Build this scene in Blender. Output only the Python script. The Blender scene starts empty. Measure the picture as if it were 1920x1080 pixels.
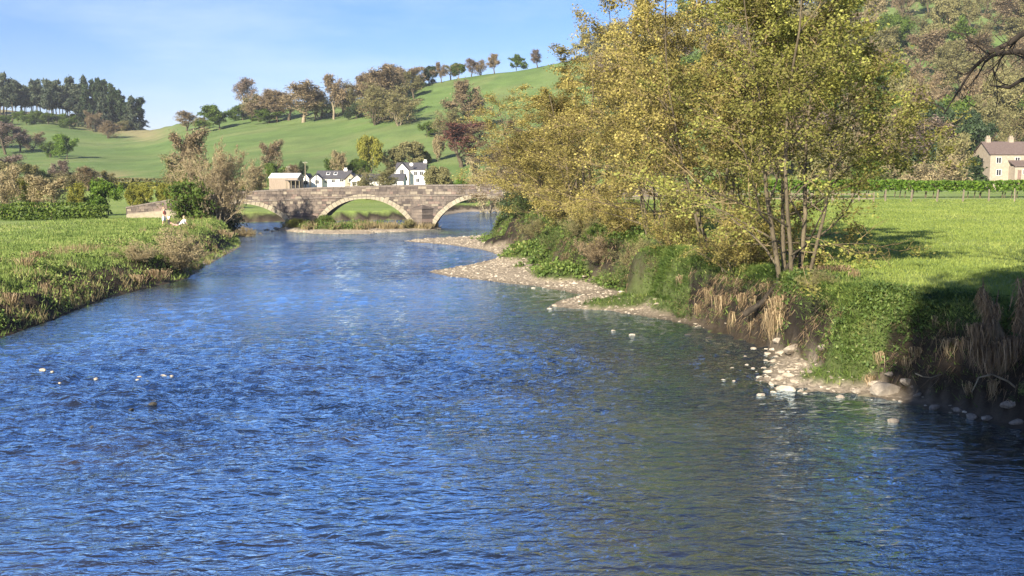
import bpy, math, random
import numpy as np
R = math.radians
rnd = random.Random(7)
nrg = np.random.default_rng(7)
scene = bpy.context.scene
COL = scene.collection

# ------------------------------------------------------------------ camera, sky, sun, exposure
CAM_H, FPX, HZ = 6.5, 1900.0, 330.0
PITCH = math.atan((540 - HZ) / FPX)
cd = bpy.data.cameras.new('camera'); cam = bpy.data.objects.new('camera', cd); COL.objects.link(cam)
cam.location = (0, 0, CAM_H); cam.rotation_euler = (math.pi / 2 - PITCH, 0, 0)
cd.sensor_width = 36; cd.lens = 36 * FPX / 1920; cd.clip_end = 6000; cd.clip_start = 0.1
scene.camera = cam

SUN_EL, SUN_AZ = 27.0, 28.0          # light travels towards (sin az, cos az): from behind the camera, a little to the left
world = bpy.data.worlds.new('World'); scene.world = world; world.use_nodes = True
wn, wl = world.node_tree.nodes, world.node_tree.links
bg = wn['Background']
sky = wn.new('ShaderNodeTexSky'); sky.sky_type = 'NISHITA'; sky.sun_disc = False
sky.sun_elevation = R(SUN_EL); sky.sun_rotation = R(180 + SUN_AZ)
sky.air_density = 1.0; sky.dust_density = 0.3; sky.ozone_density = 5.0; sky.altitude = 50
tc = wn.new('ShaderNodeTexCoord'); mp = wn.new('ShaderNodeMapping'); mp.inputs['Scale'].default_value = (2.2, 2.2, 9.0)
nz = wn.new('ShaderNodeTexNoise'); nz.inputs['Scale'].default_value = 1.7; nz.inputs['Detail'].default_value = 5; nz.inputs['Roughness'].default_value = .6
rp = wn.new('ShaderNodeValToRGB'); rp.color_ramp.elements[0].position = .42; rp.color_ramp.elements[1].position = .78
rp.color_ramp.elements[0].color = (0, 0, 0, 1); rp.color_ramp.elements[1].color = (.5, .5, .5, 1)
mx = wn.new('ShaderNodeMixRGB'); mx.inputs['Color2'].default_value = (5.2, 6.3, 8.2, 1)
wl.new(tc.outputs['Generated'], mp.inputs['Vector']); wl.new(mp.outputs['Vector'], nz.inputs['Vector'])
wl.new(nz.outputs['Fac'], rp.inputs['Fac']); wl.new(rp.outputs['Color'], mx.inputs['Fac'])
hs = wn.new('ShaderNodeHueSaturation'); hs.inputs['Saturation'].default_value = 1.2; wl.new(sky.outputs['Color'], hs.inputs['Color']); ml = wn.new('ShaderNodeMixRGB'); ml.blend_type = 'MULTIPLY'; ml.inputs['Fac'].default_value = 1; ml.inputs['Color2'].default_value = (1.05, .89, 1.06, 1); wl.new(hs.outputs['Color'], ml.inputs['Color1']); wl.new(ml.outputs['Color'], mx.inputs['Color1']); wl.new(mx.outputs['Color'], bg.inputs['Color'])
bg.inputs['Strength'].default_value = 0.054
sd_ = bpy.data.lights.new('sun', 'SUN'); sd_.energy = 5.0; sd_.angle = R(.6); sd_.color = (1, .90, .74)
sun = bpy.data.objects.new('sun', sd_); COL.objects.link(sun)
sun.rotation_euler = (R(90 - SUN_EL), 0, R(-SUN_AZ)); sun.location = (-40, -60, 60)
scene.view_settings.view_transform = 'Standard'; scene.view_settings.look = 'None'
scene.view_settings.exposure = 1.52; scene.view_settings.gamma = 1
try: scene.cycles.use_denoising = True
except Exception: pass
scene.cycles.max_bounces = 6; scene.cycles.sample_clamp_direct = 6; scene.cycles.sample_clamp_indirect = 4; scene.cycles.transparent_max_bounces = 8

# ------------------------------------------------------------------ helpers
def tag(o, label=None, cat=None, group=None, kind=None):
    if label: o['label'] = label
    if cat: o['category'] = cat
    if group: o['group'] = group
    if kind: o['kind'] = kind
    return o

def mesh(name, V, faces, attrs=None, smooth=False):
    """faces: list of (F (n,k) int array, material index)"""
    m = bpy.data.meshes.new(name)
    V = np.asarray(V, dtype=np.float32)
    faces = [(np.asarray(f, dtype=np.int32), mi) for f, mi in faces if len(f)]
    m.vertices.add(len(V)); m.vertices.foreach_set('co', V.ravel())
    nl = sum(f.size for f, _ in faces); nf = sum(len(f) for f, _ in faces)
    m.loops.add(nl); m.loops.foreach_set('vertex_index', np.concatenate([f.ravel() for f, _ in faces]))
    tot = np.concatenate([np.full(len(f), f.shape[1], np.int32) for f, _ in faces])
    st = np.zeros(nf, np.int32); st[1:] = np.cumsum(tot)[:-1]
    m.polygons.add(nf); m.polygons.foreach_set('loop_start', st); m.polygons.foreach_set('loop_total', tot)
    m.polygons.foreach_set('material_index', np.concatenate([np.full(len(f), mi, np.int32) for f, mi in faces]))
    m.polygons.foreach_set('use_smooth', np.full(nf, smooth, dtype=bool))
    for k, a in (attrs or {}).items():
        a = np.asarray(a, np.float32)
        if a.ndim == 1:
            at = m.attributes.new(k, 'FLOAT', 'POINT'); at.data.foreach_set('value', a)
        else:
            at = m.attributes.new(k, 'FLOAT_COLOR', 'POINT')
            at.data.foreach_set('color', np.concatenate([a, np.ones((len(a), 1), np.float32)], 1).ravel())
    m.update(); m.validate()
    return m

def obj(name, m, mats, parent=None, loc=(0, 0, 0)):
    o = bpy.data.objects.new(name, m); COL.objects.link(o); o.location = loc
    if mats is not None:
        for mm in (mats if isinstance(mats, (list, tuple)) else [mats]):
            m.materials.append(mm)
    if parent: o.parent = parent
    return o

def empty(name, loc, rz=0):
    o = bpy.data.objects.new(name, None); COL.objects.link(o); o.location = loc; o.rotation_euler = (0, 0, rz)
    o.empty_display_size = .3
    return o

class MB:
    """collects boxes, prisms and polygons in local space -> one mesh"""
    def __init__(s): s.V = []; s.F = []
    def poly(s, pts, faces, mi=0):
        b = len(s.V); s.V += [tuple(p) for p in pts]
        s.F += [([b + i for i in f], mi) for f in faces]
    def box(s, x0, x1, y0, y1, z0, z1, mi=0):
        s.poly([(x0,y0,z0),(x1,y0,z0),(x1,y1,z0),(x0,y1,z0),(x0,y0,z1),(x1,y0,z1),(x1,y1,z1),(x0,y1,z1)],
               [(0,3,2,1),(4,5,6,7),(0,1,5,4),(1,2,6,5),(2,3,7,6),(3,0,4,7)], mi)
    def hexa(s, p, mi=0):   # 8 points, bottom ring then top ring
        s.poly(p, [(0,3,2,1),(4,5,6,7),(0,1,5,4),(1,2,6,5),(2,3,7,6),(3,0,4,7)], mi)
    def build(s, name, mats, parent=None, smooth=False, loc=(0,0,0)):
        m = bpy.data.meshes.new(name); m.from_pydata(s.V, [], [f for f, _ in s.F])
        for p, (_, mi) in zip(m.polygons, s.F): p.material_index = mi; p.use_smooth = smooth
        m.update()
        return obj(name, m, mats, parent, loc)

def vnoise(x, y, seed=0):
    x = np.asarray(x, float); y = np.asarray(y, float)
    xi = np.floor(x).astype(np.int64); yi = np.floor(y).astype(np.int64); fx = x - xi; fy = y - yi
    fx = fx*fx*(3-2*fx); fy = fy*fy*(3-2*fy)
    def h(a, b):
        n = (a*374761393 + b*668265263 + seed*974634777) & 0xffffffff
        n = ((n ^ (n >> 13)) * 1274126177) & 0xffffffff
        return ((n ^ (n >> 16)) & 0xffff) / 65535.0
    return (h(xi,yi)*(1-fx)+h(xi+1,yi)*fx)*(1-fy) + (h(xi,yi+1)*(1-fx)+h(xi+1,yi+1)*fx)*fy
def fbm(x, y, seed=0, o=4):
    s = 0; a = .5
    for i in range(o): s = s + a*vnoise(x*2**i, y*2**i, seed+i); a *= .5
    return s

# ------------------------------------------------------------------ materials
def new_mat(name):
    m = bpy.data.materials.new(name); m.use_nodes = True
    return m, m.node_tree.nodes, m.node_tree.links, m.node_tree.nodes['Principled BSDF']
def ramp(n, stops):
    r = n.new('ShaderNodeValToRGB'); e = r.color_ramp.elements
    while len(e) < len(stops): e.new(.5)
    for el, (p, c) in zip(e, stops): el.position = p; el.color = (*c, 1)
    return r
def surf(name, stops, scale=3, rough=.85, bump=.3, bscale=None, detail=6, stretch=(1,1,1), metallic=0):
    m, n, l, b = new_mat(name)
    t = n.new('ShaderNodeTexCoord'); mpn = n.new('ShaderNodeMapping'); mpn.inputs['Scale'].default_value = stretch
    no = n.new('ShaderNodeTexNoise'); no.inputs['Scale'].default_value = scale; no.inputs['Detail'].default_value = detail; no.inputs['Roughness'].default_value = .65
    oi = n.new('ShaderNodeObjectInfo'); ad = n.new('ShaderNodeVectorMath'); ad.operation = 'ADD'
    l.new(t.outputs['Object'], mpn.inputs['Vector']); l.new(mpn.outputs['Vector'], ad.inputs[0]); l.new(oi.outputs['Random'], ad.inputs[1])
    l.new(ad.outputs[0], no.inputs['Vector'])
    r = ramp(n, stops); l.new(no.outputs['Fac'], r.inputs['Fac']); l.new(r.outputs['Color'], b.inputs['Base Color'])
    b.inputs['Roughness'].default_value = rough; b.inputs['Metallic'].default_value = metallic; b.inputs['Specular IOR Level'].default_value = .25
    if bump:
        n2 = n.new('ShaderNodeTexNoise'); n2.inputs['Scale'].default_value = bscale or scale*4; n2.inputs['Detail'].default_value = 5
        l.new(ad.outputs[0], n2.inputs['Vector'])
        bp = n.new('ShaderNodeBump'); bp.inputs['Strength'].default_value = bump; bp.inputs['Distance'].default_value = .05
        l.new(n2.outputs['Fac'], bp.inputs['Height']); l.new(bp.outputs['Normal'], b.inputs['Normal'])
    return m
def leaf(name, stops, trans=.35, var=.25, rough=.6):
    """colour by the per-leaf 'tint' attribute, shifted a little from plant to plant"""
    m, n, l, b = new_mat(name)
    at = n.new('ShaderNodeAttribute'); at.attribute_name = 'tint'
    oi = n.new('ShaderNodeObjectInfo')
    ma = n.new('ShaderNodeMath'); ma.operation = 'MULTIPLY_ADD'; ma.inputs[1].default_value = var; ma.inputs[2].default_value = -var/2
    ad = n.new('ShaderNodeMath'); ad.operation = 'ADD'
    l.new(oi.outputs['Random'], ma.inputs[0]); l.new(ma.outputs[0], ad.inputs[0]); l.new(at.outputs['Fac'], ad.inputs[1])
    r = ramp(n, stops); l.new(ad.outputs[0], r.inputs['Fac'])
    l.new(r.outputs['Color'], b.inputs['Base Color']); b.inputs['Roughness'].default_value = rough; b.inputs['Specular IOR Level'].default_value = .2
    tr = n.new('ShaderNodeBsdfTranslucent'); l.new(r.outputs['Color'], tr.inputs['Color'])
    mxs = n.new('ShaderNodeMixShader'); mxs.inputs[0].default_value = trans
    l.new(b.outputs[0], mxs.inputs[1]); l.new(tr.outputs[0], mxs.inputs[2]); l.new(mxs.outputs[0], n['Material Output'].inputs['Surface'])
    return m
M = {}
M['bark'] = surf('bark', [(.3, (.045,.035,.022)), (.7, (.13,.105,.065))], 6, .9, .6, stretch=(1,1,.3))
M['bark_dark'] = surf('bark_dark', [(.3, (0.017,0.014,0.010)), (.7, (0.049,0.038,0.027))], 6, .9, .6, stretch=(1,1,.3))
M['bark_pale'] = surf('bark_pale', [(.3, (.13,.105,.07)), (.7, (.30,.25,.165))], 5, .9, .5, stretch=(1,1,.3))
M['twig_brown'] = surf('twig_brown', [(.3, (0.120,0.084,0.048)), (.7, (0.240,0.174,0.102))], 4, .9, 0)
M['twig_alder'] = surf('twig_alder', [(.3, (0.113,0.083,0.041)), (.7, (0.256,0.193,0.095))], 4, .9, 0)
M['twig_pale'] = surf('twig_pale', [(.3, (0.234,0.179,0.105)), (.7, (0.407,0.327,0.204))], 4, .9, 0)
M['alder'] = leaf('alder_leaf', [(0, (0.131,0.111,0.032)), (.4, (0.257,0.216,0.063)), (.75, (0.361,0.304,0.086)), (1, (0.474,0.406,0.127))], .38, .12)
M['alder_gr'] = leaf('alder_green_leaf', [(0, (0.102,0.098,0.027)), (.45, (0.197,0.188,0.047)), (.75, (0.245,0.252,0.057)), (1, (0.370,0.377,0.093))], .38, .12)
M['green'] = leaf('spring_green_leaf', [(0, (0.033,0.061,0.011)), (.5, (0.094,0.149,0.024)), (1, (0.165,0.220,0.039))])
M['bright'] = leaf('bright_green_leaf', [(0, (.05,.10,.012)), (.5, (.12,.21,.025)), (1, (.19,.27,.04))])
M['yellow'] = leaf('yellow_green_leaf', [(0, (0.111,0.124,0.021)), (.5, (0.221,0.227,0.036)), (1, (0.325,0.305,0.058))])
M['dark'] = leaf('dark_evergreen_leaf', [(0, (0.015,0.027,0.013)), (.5, (0.033,0.056,0.022)), (1, (0.069,0.100,0.037))], .15)
M['pine'] = leaf('pine_needle', [(0, (0.027,0.042,0.027)), (.5, (0.054,0.075,0.045)), (1, (0.105,0.120,0.068))], .15)
M['brown'] = leaf('brown_bud', [(0, (0.120,0.092,0.053)), (.5, (0.216,0.164,0.095)), (1, (0.316,0.246,0.140))], .25, .4)
M['pale'] = leaf('pale_bud', [(0, (0.167,0.136,0.071)), (.5, (0.283,0.232,0.122)), (1, (0.399,0.335,0.180))], .25, .3)
M['olive'] = leaf('olive_bud', [(0, (0.107,0.101,0.043)), (.5, (0.195,0.183,0.076)), (1, (0.290,0.265,0.113))], .3, .4)
M['copper'] = leaf('copper_leaf', [(0, (.06,.026,.02)), (.5, (.12,.05,.036)), (1, (.19,.085,.06))], .3)
M['purple'] = leaf('purple_brown_bud', [(0, (0.094,0.072,0.057)), (.5, (0.165,0.127,0.099)), (1, (0.242,0.187,0.143))], .25, .3)
M['grass'] = leaf('grass_blade', [(0, (0.042,0.073,0.015)), (.4, (0.090,0.140,0.028)), (.75, (0.150,0.201,0.046)), (1, (0.264,0.256,0.094))], .22, 0)
M['meadow'] = leaf('meadow_blade', [(0, (.16,.215,.045)), (.5, (.24,.30,.068)), (1, (.33,.365,.10))], .42, 0)
M['rough'] = leaf('rough_grass_blade', [(0, (0.097,0.149,0.035)), (.4, (0.168,0.237,0.053)), (.75, (0.246,0.306,0.083)), (1, (0.389,0.380,0.142))], .3, 0)
M['weed'] = leaf('weed_leaf', [(0, (0.029,0.052,0.013)), (.5, (0.069,0.109,0.026)), (.8, (0.127,0.172,0.044)), (1, (0.230,0.230,0.099))], .22, 0)
M['straw'] = leaf('dry_grass', [(0, (0.129,0.087,0.046)), (.5, (0.267,0.193,0.106)), (1, (0.396,0.313,0.184))], .25, .2)
M['hay'] = leaf('tan_reed', [(0, (.16,.125,.06)), (.5, (.27,.215,.11)), (1, (.36,.30,.16))], .3, .2)
M['debris'] = leaf('flood_debris', [(0, (0.076,0.051,0.030)), (.5, (0.170,0.119,0.068)), (1, (0.289,0.212,0.128))], .15, .3)
M['stone'] = surf('bridge_stone', [(.22, (0.060,0.050,0.044)), (.45, (0.114,0.093,0.078)), (.62, (0.174,0.141,0.111)), (.8, (0.250,0.209,0.155))], .9, .9, .5, 9)
M['core'] = surf('bridge_mortar', [(.3, (.06,.05,.043)), (.7, (.11,.093,.078))], 1.5, .95, .5, 9)
M['arch'] = surf('arch_stone', [(.25, (.17,.145,.105)), (.5, (.27,.235,.17)), (.8, (.34,.30,.22))], 2.2, .88, .35, 9)
M['coping'] = surf('coping_stone', [(.25, (0.081,0.069,0.060)), (.5, (0.141,0.119,0.099)), (.8, (0.218,0.187,0.155))], 2, .9, .4, 9)
M['white'] = surf('white_render', [(.3, (.68,.66,.60)), (.7, (.80,.78,.72))], 1, .8, .1)
M['cream'] = surf('cream_stone', [(.3, (0.246,0.207,0.152)), (.7, (0.344,0.295,0.223))], 2, .85, .3)
M['slate'] = surf('roof_slate', [(.3, (.05,.048,.052)), (.7, (.10,.095,.10))], 4, .7, .3)
M['brownslate'] = surf('brown_roof_slate', [(.3, (.09,.065,.058)), (.7, (.15,.115,.098))], 4, .8, .3)
M['tin'] = surf('pale_sheet_roof', [(.3, (.55,.54,.52)), (.7, (.68,.67,.65))], 2, .6, .1)
M['plank'] = surf('weathered_plank', [(.3, (.22,.17,.13)), (.7, (.34,.275,.22))], 3, .85, .3, stretch=(4,4,.5))
M['wood'] = surf('grey_post_wood', [(.3, (0.132,0.108,0.072)), (.7, (0.228,0.192,0.138))], 6, .85, .3, stretch=(2,2,.4))
M['glass'] = surf('window_glass', [(.3, (.012,.014,.018)), (.7, (.03,.035,.04))], 1, .08, 0)
M['frame'] = surf('window_frame', [(.3, (.55,.53,.5)), (.7, (.65,.63,.6))], 1, .6, 0)
M['redwall'] = surf('dark_red_stone', [(.3, (.12,.075,.06)), (.7, (.22,.15,.115))], 3, .9, .4)
M['pebble'] = surf('pebble', [(.25, (0.170,0.140,0.106)), (.55, (0.323,0.276,0.212)), (.8, (0.442,0.391,0.315))], 1.2, .8, .2)
M['pebble_dark'] = surf('wet_dark_stone', [(.3, (.02,.018,.015)), (.7, (.055,.05,.04))], 2, .45, .3)
M['rock'] = surf('bank_rock', [(.25, (.12,.10,.08)), (.55, (.26,.22,.17)), (.8, (.40,.345,.27))], 2, .88, .4)
M['wire'] = surf('fence_wire', [(.3, (.2,.2,.2)), (.7, (.3,.3,.3))], 1, .5, 0, metallic=.8)
M['skin'] = surf('skin', [(.3, (.50,.32,.23)), (.7, (.58,.38,.28))], 3, .6, 0)
M['coral'] = surf('coral_cloth', [(.3, (.72,.24,.16)), (.7, (.80,.30,.21))], 5, .85, .1)
M['cloth_white'] = surf('white_cloth', [(.3, (.70,.69,.66)), (.7, (.80,.79,.76))], 5, .85, .1)
M['cloth_dark'] = surf('dark_cloth', [(.3, (.02,.02,.022)), (.7, (.04,.038,.04))], 5, .85, .1)
M['cloth_pink'] = surf('pink_cloth', [(.3, (.58,.34,.30)), (.7, (.66,.42,.38))], 5, .85, .1)
M['hair'] = surf('fair_hair', [(.3, (.30,.21,.12)), (.7, (.42,.31,.19))], 8, .7, .2)
M['hair_dark'] = surf('dark_hair', [(.3, (.03,.022,.016)), (.7, (.06,.045,.03))], 8, .6, .2)
M['petal'] = surf('pale_petal', [(.3, (.7,.7,.55)), (.7, (.8,.8,.7))], 5, .7, 0)

# ------------------------------------------------------------------ the lie of the land
# water's edge: x, y, shelf width, shelf height, bank width, gravel share, earth (bare undercut face)
RP = np.array([
 (60,-34,.3,.1,2,0,0),(36,-15,.3,.1,2,0,0),(22,-2,.3,.1,2,0,0),(17.2,8,.3,.1,2,0,0),(15.6,16,.3,.1,2.2,0,.2),(13.6,23,.3,.1,2.3,0,.5),(12.9,25.7,.5,.12,2.2,.1,.7),(11.7,28,.6,.12,2.3,.2,.7),(10.6,29.7,.7,.15,2.4,.5,.5),
 (8.5,30.5,2.6,.22,2.0,1,.3),(7.8,31.8,2.8,.22,1.9,1,.3),(8.8,34,1.5,.2,1.6,1,.6),(9.4,36.2,.5,.1,1.1,.3,1),(9.6,38.5,.15,.05,.8,0,1),(8.6,42,.2,.05,.8,0,1),(7.4,45,.6,.12,.9,.2,1),
 (4.6,49,2.8,.30,1.3,.7,.6),(1.9,50.4,5.0,.3,1.5,.9,.5),(2.4,52.5,5,.3,1.4,.8,.6),(4.0,55.5,3.2,.2,1.2,.5,.9),(1.2,60,4.6,.25,1.4,1,.8),(-4.0,65.5,8.6,.4,1.6,1,.5),(-5.8,69,9.4,.45,2,1,.3),(-3.2,74,6.6,.45,2.2,1,.2),
 (-.6,82,3,.4,2.5,.8,.3),(-2.6,90,2.2,.5,2.5,.6,.8),(-6,96,6,.3,2.5,1,.3),(-11,101.5,11,.3,3,1,.2),(-9,106,9.5,.35,3,.9,.1),(-3,111,4,.3,3,.4,.1),(.8,117,1.5,.3,2,.2,.2),(1.6,123,.4,.2,1,.1,.2),(2.2,131,1,.3,2,.2,.2),
 (14,146,2,.3,4,.3,.2),(60,160,2,.3,4,.3,.2),(170,168,2,.3,4,.3,.2),
 (170,202,2,.3,4,.5,.1),(60,194,3,.3,4,.9,.1),(0,190,3,.3,4,1,.1),(-8,186,2,.3,3,.8,.3),(-12,168,1,.2,2,.3,.6),(-14,152,.5,.1,1.5,.2,.8),(-30,147,.5,.1,1.5,.1,.8),(-42,141,.5,.1,2,.1,.5),
 (-41,128,.3,.1,2,.2,.4),(-37,118,.3,.1,2,.2,.3),(-30.3,112,.6,.15,2.5,.2,.2),(-25.2,94,.9,.18,3,.8,.3),(-23.5,82.3,1.0,.18,3.5,.9,.3),(-22.2,72.6,.8,.15,4,.8,.3),(-20.7,64,.3,.1,4,.2,.3),
 (-21.4,57.4,.3,.1,4.2,.1,.5),(-21.7,53,.3,.1,4.5,.1,.6),(-20.9,45.7,.2,.08,5,0,.4),(-20.7,40.7,.2,.08,5.2,0,.4),(-21.2,30,.2,.08,5,0,.3),(-21.5,14,.2,.08,5,0,.3),(-16,3,.2,.08,4,0,.3),(-5,-4.5,.2,.1,4,0,.3),(10,-16,.2,.1,4,0,.3),(40,-44,.2,.1,4,0,.3)], float)
MOUNDS = [(8.0,48.6,1.6,2.6,.55,0),(5.6,50.2,2.2,1.4,.30,0),(2.6,77,3.4,5.2,.85,0),(-1.2,91,1.5,1.1,.75,1),(3.0,63.5,1.8,2.4,.5,0),(10.6,31.4,1.5,1.0,.28,0)]
ISLES = [(-19.5,121.5,7.6,5.0,.5),(-25.4,124,2.8,5.0,.5),(-11,125.6,2.2,4,.3),(-19.5,115.6,4.2,1.5,.18)]
SKY_T = np.array([(-3000,200,800,330),(-800,205,760,330),(0,206,680,280),(100,211,660,280),(200,229,640,270),(290,244,560,262),(330,237,530,258),(440,217,510,255),(650,194,490,250),(800,160,475,250),(1000,129,465,250),(1150,98,470,245),
                  (1300,62,480,240),(1500,18,500,235),(1650,-8,510,232),(1800,-40,520,235),(1920,-60,530,240),(2600,-110,560,250),(5000,-110,600,260)], float)
def river(x, y):
    """signed distance to the river (negative in the water) and the bank's numbers at the nearest edge"""
    x = np.asarray(x, float); y = np.asarray(y, float)
    n = len(RP); best = np.full(x.shape, 1e18); att = np.zeros(x.shape + (5,)); inside = np.zeros(x.shape, bool)
    for i in range(n):
        a = RP[i]; b = RP[(i+1) % n]; dx, dy = b[0]-a[0], b[1]-a[1]
        t = np.clip(((x-a[0])*dx + (y-a[1])*dy) / (dx*dx+dy*dy), 0, 1)
        d = (x-a[0]-t*dx)**2 + (y-a[1]-t*dy)**2
        k = d < best; best = np.where(k, d, best)
        att[k] = a[2:] + t[k][..., None]*(b[2:]-a[2:])
        if dy: inside ^= ((a[1] > y) != (b[1] > y)) & (x < dx*(y-a[1])/dy + a[0])
    d = np.sqrt(best)
    return np.where(inside, -d, d), att
def sstep(t): t = np.clip(t, 0, 1); return t*t*(3-2*t)
def field(x, y):
    right = sstep((x + 10 - np.clip(y-90, 0, 60)*.1) / 8)
    zr = 2.75 + .95*np.clip((y-35)/78, 0, 1) + 1.3*np.clip((y-113)/75, 0, 1)
    zr = np.where((y > 120) & (x < 30), zr - (zr-1.5)*sstep((30-x)/22)*sstep((y-126)/12), zr)
    zl = 1.85 - .55*sstep((y-100)/30)
    z = zl*(1-right) + zr*right
    z = z + 2.2*sstep((y-196)/36)*(1-sstep((x-20)/40))
    yy = np.maximum(y, 60.0); px = 960 + FPX*x/yy
    sk = np.interp(px, SKY_T[:,0], SKY_T[:,1]); rd = np.interp(px, SKY_T[:,0], SKY_T[:,2]); bd = np.interp(px, SKY_T[:,0], SKY_T[:,3])
    zt = CAM_H + (HZ-sk)/FPX*rd
    t = np.clip((yy-bd)/(rd-bd), 0, 1)
    s = t**1.25; s = s - .10*sstep((t-.75)/.25)*(1-t)
    z = z + (zt-z)*s
    z = z - np.clip(yy-rd, 0, 4000)*.10
    z = z + (fbm(x/34, y/34, 3, 3)-.45)*3.2*sstep((y-262)/60)
    return z + (fbm(x/9, y/9, 11, 3)-.45)*.25
def ground(x, y, full=False):
    x = np.asarray(x, float); y = np.asarray(y, float)
    sd, at = river(x, y)
    jag = (fbm(x/1.1, y/1.1, 21, 3)-.45) + .9*(fbm(x/3.1, y/3.1, 23, 2)-.37)*(np.abs(sd) < 14)
    s2 = sd + np.where(sd > 0, jag*1.0*np.clip(sd/.9, 0, 1), 0)
    zf = field(x, y)
    ws, hs, wb, gr, ea = [at[..., i] for i in range(5)]
    t1 = np.clip(s2/np.maximum(ws, .05), 0, 1); zs = .02 + hs*t1
    tb = np.clip((s2-ws)/wb, 0, 1); t2 = 1-(1-tb)**2.2
    z = zs*(1-t2) + zf*t2 + jag*.45*np.clip(s2-ws, 0, 1)*(1-sstep((s2-ws-wb)/2))
    z = np.where(sd < 0, -np.minimum(.7, -sd*.22), z)
    grass_m = sstep((s2-ws-wb*.30)/(wb*.3))
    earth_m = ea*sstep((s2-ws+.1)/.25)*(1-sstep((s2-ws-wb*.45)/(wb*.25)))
    grav_m = np.clip(gr*1.4*(1-sstep((s2-ws*.72)/(np.maximum(ws, .3)*.35))), 0, 1)
    inner = sstep((s2-ws*.60)/(np.maximum(ws, .3)*.16))*(ws > 2.4)*(y < 130)*sstep((fbm(x/1.7, y/1.7, 87, 2)-.26)/.1); grass_m = np.maximum(grass_m, inner*(1-earth_m)); grav_m = grav_m*(1-inner)
    for cx, cy, rx, ry, h, e in MOUNDS:
        q = np.clip(1-((x-cx)/rx)**2-((y-cy)/ry)**2 + jag*.5, 0, 1)*(sd > -.3)
        z = z + h*np.sqrt(q)*(1-t2); k = sstep(q/.2)
        grass_m = np.maximum(grass_m, k*(1-e)); earth_m = np.maximum(earth_m*(1-k*(1-e)), k*e); grav_m = grav_m*(1-k)
    for ki, (cx, cy, rx, ry, h) in enumerate(ISLES):
        q = 1-((x-cx)/rx)**2-((y-cy)/ry)**2 + jag*.7
        k = q > -.1; z = np.where(k, np.maximum(z, -.05 + h*np.sqrt(np.clip(q+.1, 0, 1))), z)
        g = sstep((q-.28)/.2)*(ki != 3)
        grass_m = np.where(k, np.maximum(grass_m, g), grass_m); grav_m = np.where(k, np.maximum(grav_m, (1-g)), grav_m)
    if full: return z, sd, at, grass_m, earth_m, grav_m, s2
    return z
def gz(x, y): return float(ground(np.array([x]), np.array([y]))[0])
def ray(px, py):
    u, v = (px-960)/FPX, (540-py)/FPX
    c, s = math.cos(PITCH), math.sin(PITCH)
    return np.array([u, c+v*s, -s+v*c])
def on_ground(px, py, lo=14, hi=900):
    """where the line of sight through a pixel meets the ground"""
    d = ray(px, py); ys = np.geomspace(lo, hi, 1400); t = ys/d[1]
    h = CAM_H + t*d[2] - ground(t*d[0], ys)
    i = np.argmax(h < 0) if (h[ys < 700] < 0).any() else int(np.argmin(np.where(ys < 700, h/ys, 9)))     # just over the brow: stand it on the brow
    return float(t[i]*d[0]), float(ys[i])
def at_depth(px, y):
    return (px-960)/FPX*y

def axis(segs):
    out = [segs[0][0]]
    for a, b, d0, d1 in segs:
        v = a; n = max(2, int(2*(b-a)/(d0+d1)))
        w = np.linspace(d0, d1, n); w = np.cumsum(w); w = a + (b-a)*w/w[-1]; out += list(w)
    return np.array(out)
xs = axis([(-2600,-400,250,14),(-400,-60,14,1.2),(-60,-27,1.2,.45),(-27,-19,.22,.22),(-19,-7,.6,.6),(-7,16,.24,.24),(16,40,.24,.8),(40,420,1,16),(420,2600,16,260)])
ys = axis([(-60,14,6,1.0),(14,24,.5,.3),(24,56,.24,.24),(56,112,.28,.5),(112,132,.45,.45),(132,200,.6,1.2),(200,300,1.3,4),(300,760,4,10),(760,4200,12,320)])
X, Y = np.meshgrid(xs, ys)
Z, SD, AT, GM, EM, VM, S2 = ground(X, Y, True)
def mixc(c, col, k): return c*(1-k[..., None]) + np.array(col)*k[..., None]
n1 = fbm(X/6, Y/6, 31, 4); n2 = fbm(X/1.3, Y/1.3, 41, 3); n3 = fbm(X/40, Y/40, 51, 4)
C = np.zeros(X.shape+(3,)) + np.array((.165,.225,.055))
C = mixc(C, (.205,.25,.075), sstep((n1-.38)/.3)*.7)
C = mixc(C, (.10,.145,.035), sstep((n2-.5)/.25)*.35)
hill = sstep((Y-235)/60)
C = mixc(C, (.092,.145,.042), hill*.9); C = mixc(C, (.125,.165,.055), hill*sstep((n3-.45)/.2)*.6)
PX = 960 + FPX*X/np.maximum(Y, 60)
terr = fbm(X/46, Y/7, 57, 4); C = mixc(C, (.070,.115,.034), hill*sstep((terr-.46)/.14)*.55); C = mixc(C, (.15,.175,.065), hill*sstep((fbm(X/15, Y/11, 58, 4)-.52)/.12)*.5)
# the dry tan sheep pasture along the top of the far left hill, and a worn patch lower down
fr = (Y-np.interp(PX, SKY_T[:,0], SKY_T[:,3]))/(np.interp(PX, SKY_T[:,0], SKY_T[:,2])-np.interp(PX, SKY_T[:,0], SKY_T[:,3]))
tan = sstep((fr-.80-.0007*np.clip(150-PX,-140,400)+.06*(n1-.45))/.03)*sstep((330-PX)/40)*(Y > 300)
C = mixc(C, (.23,.20,.10), tan*.9)
wornq = np.exp(-(((PX-215)/45)**2+((fr-.12)/.045)**2))
C = mixc(C, (.24,.19,.10), np.clip(wornq*1.1*(Y > 240), 0, .9)*sstep((n1-.3)/.15))
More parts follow.
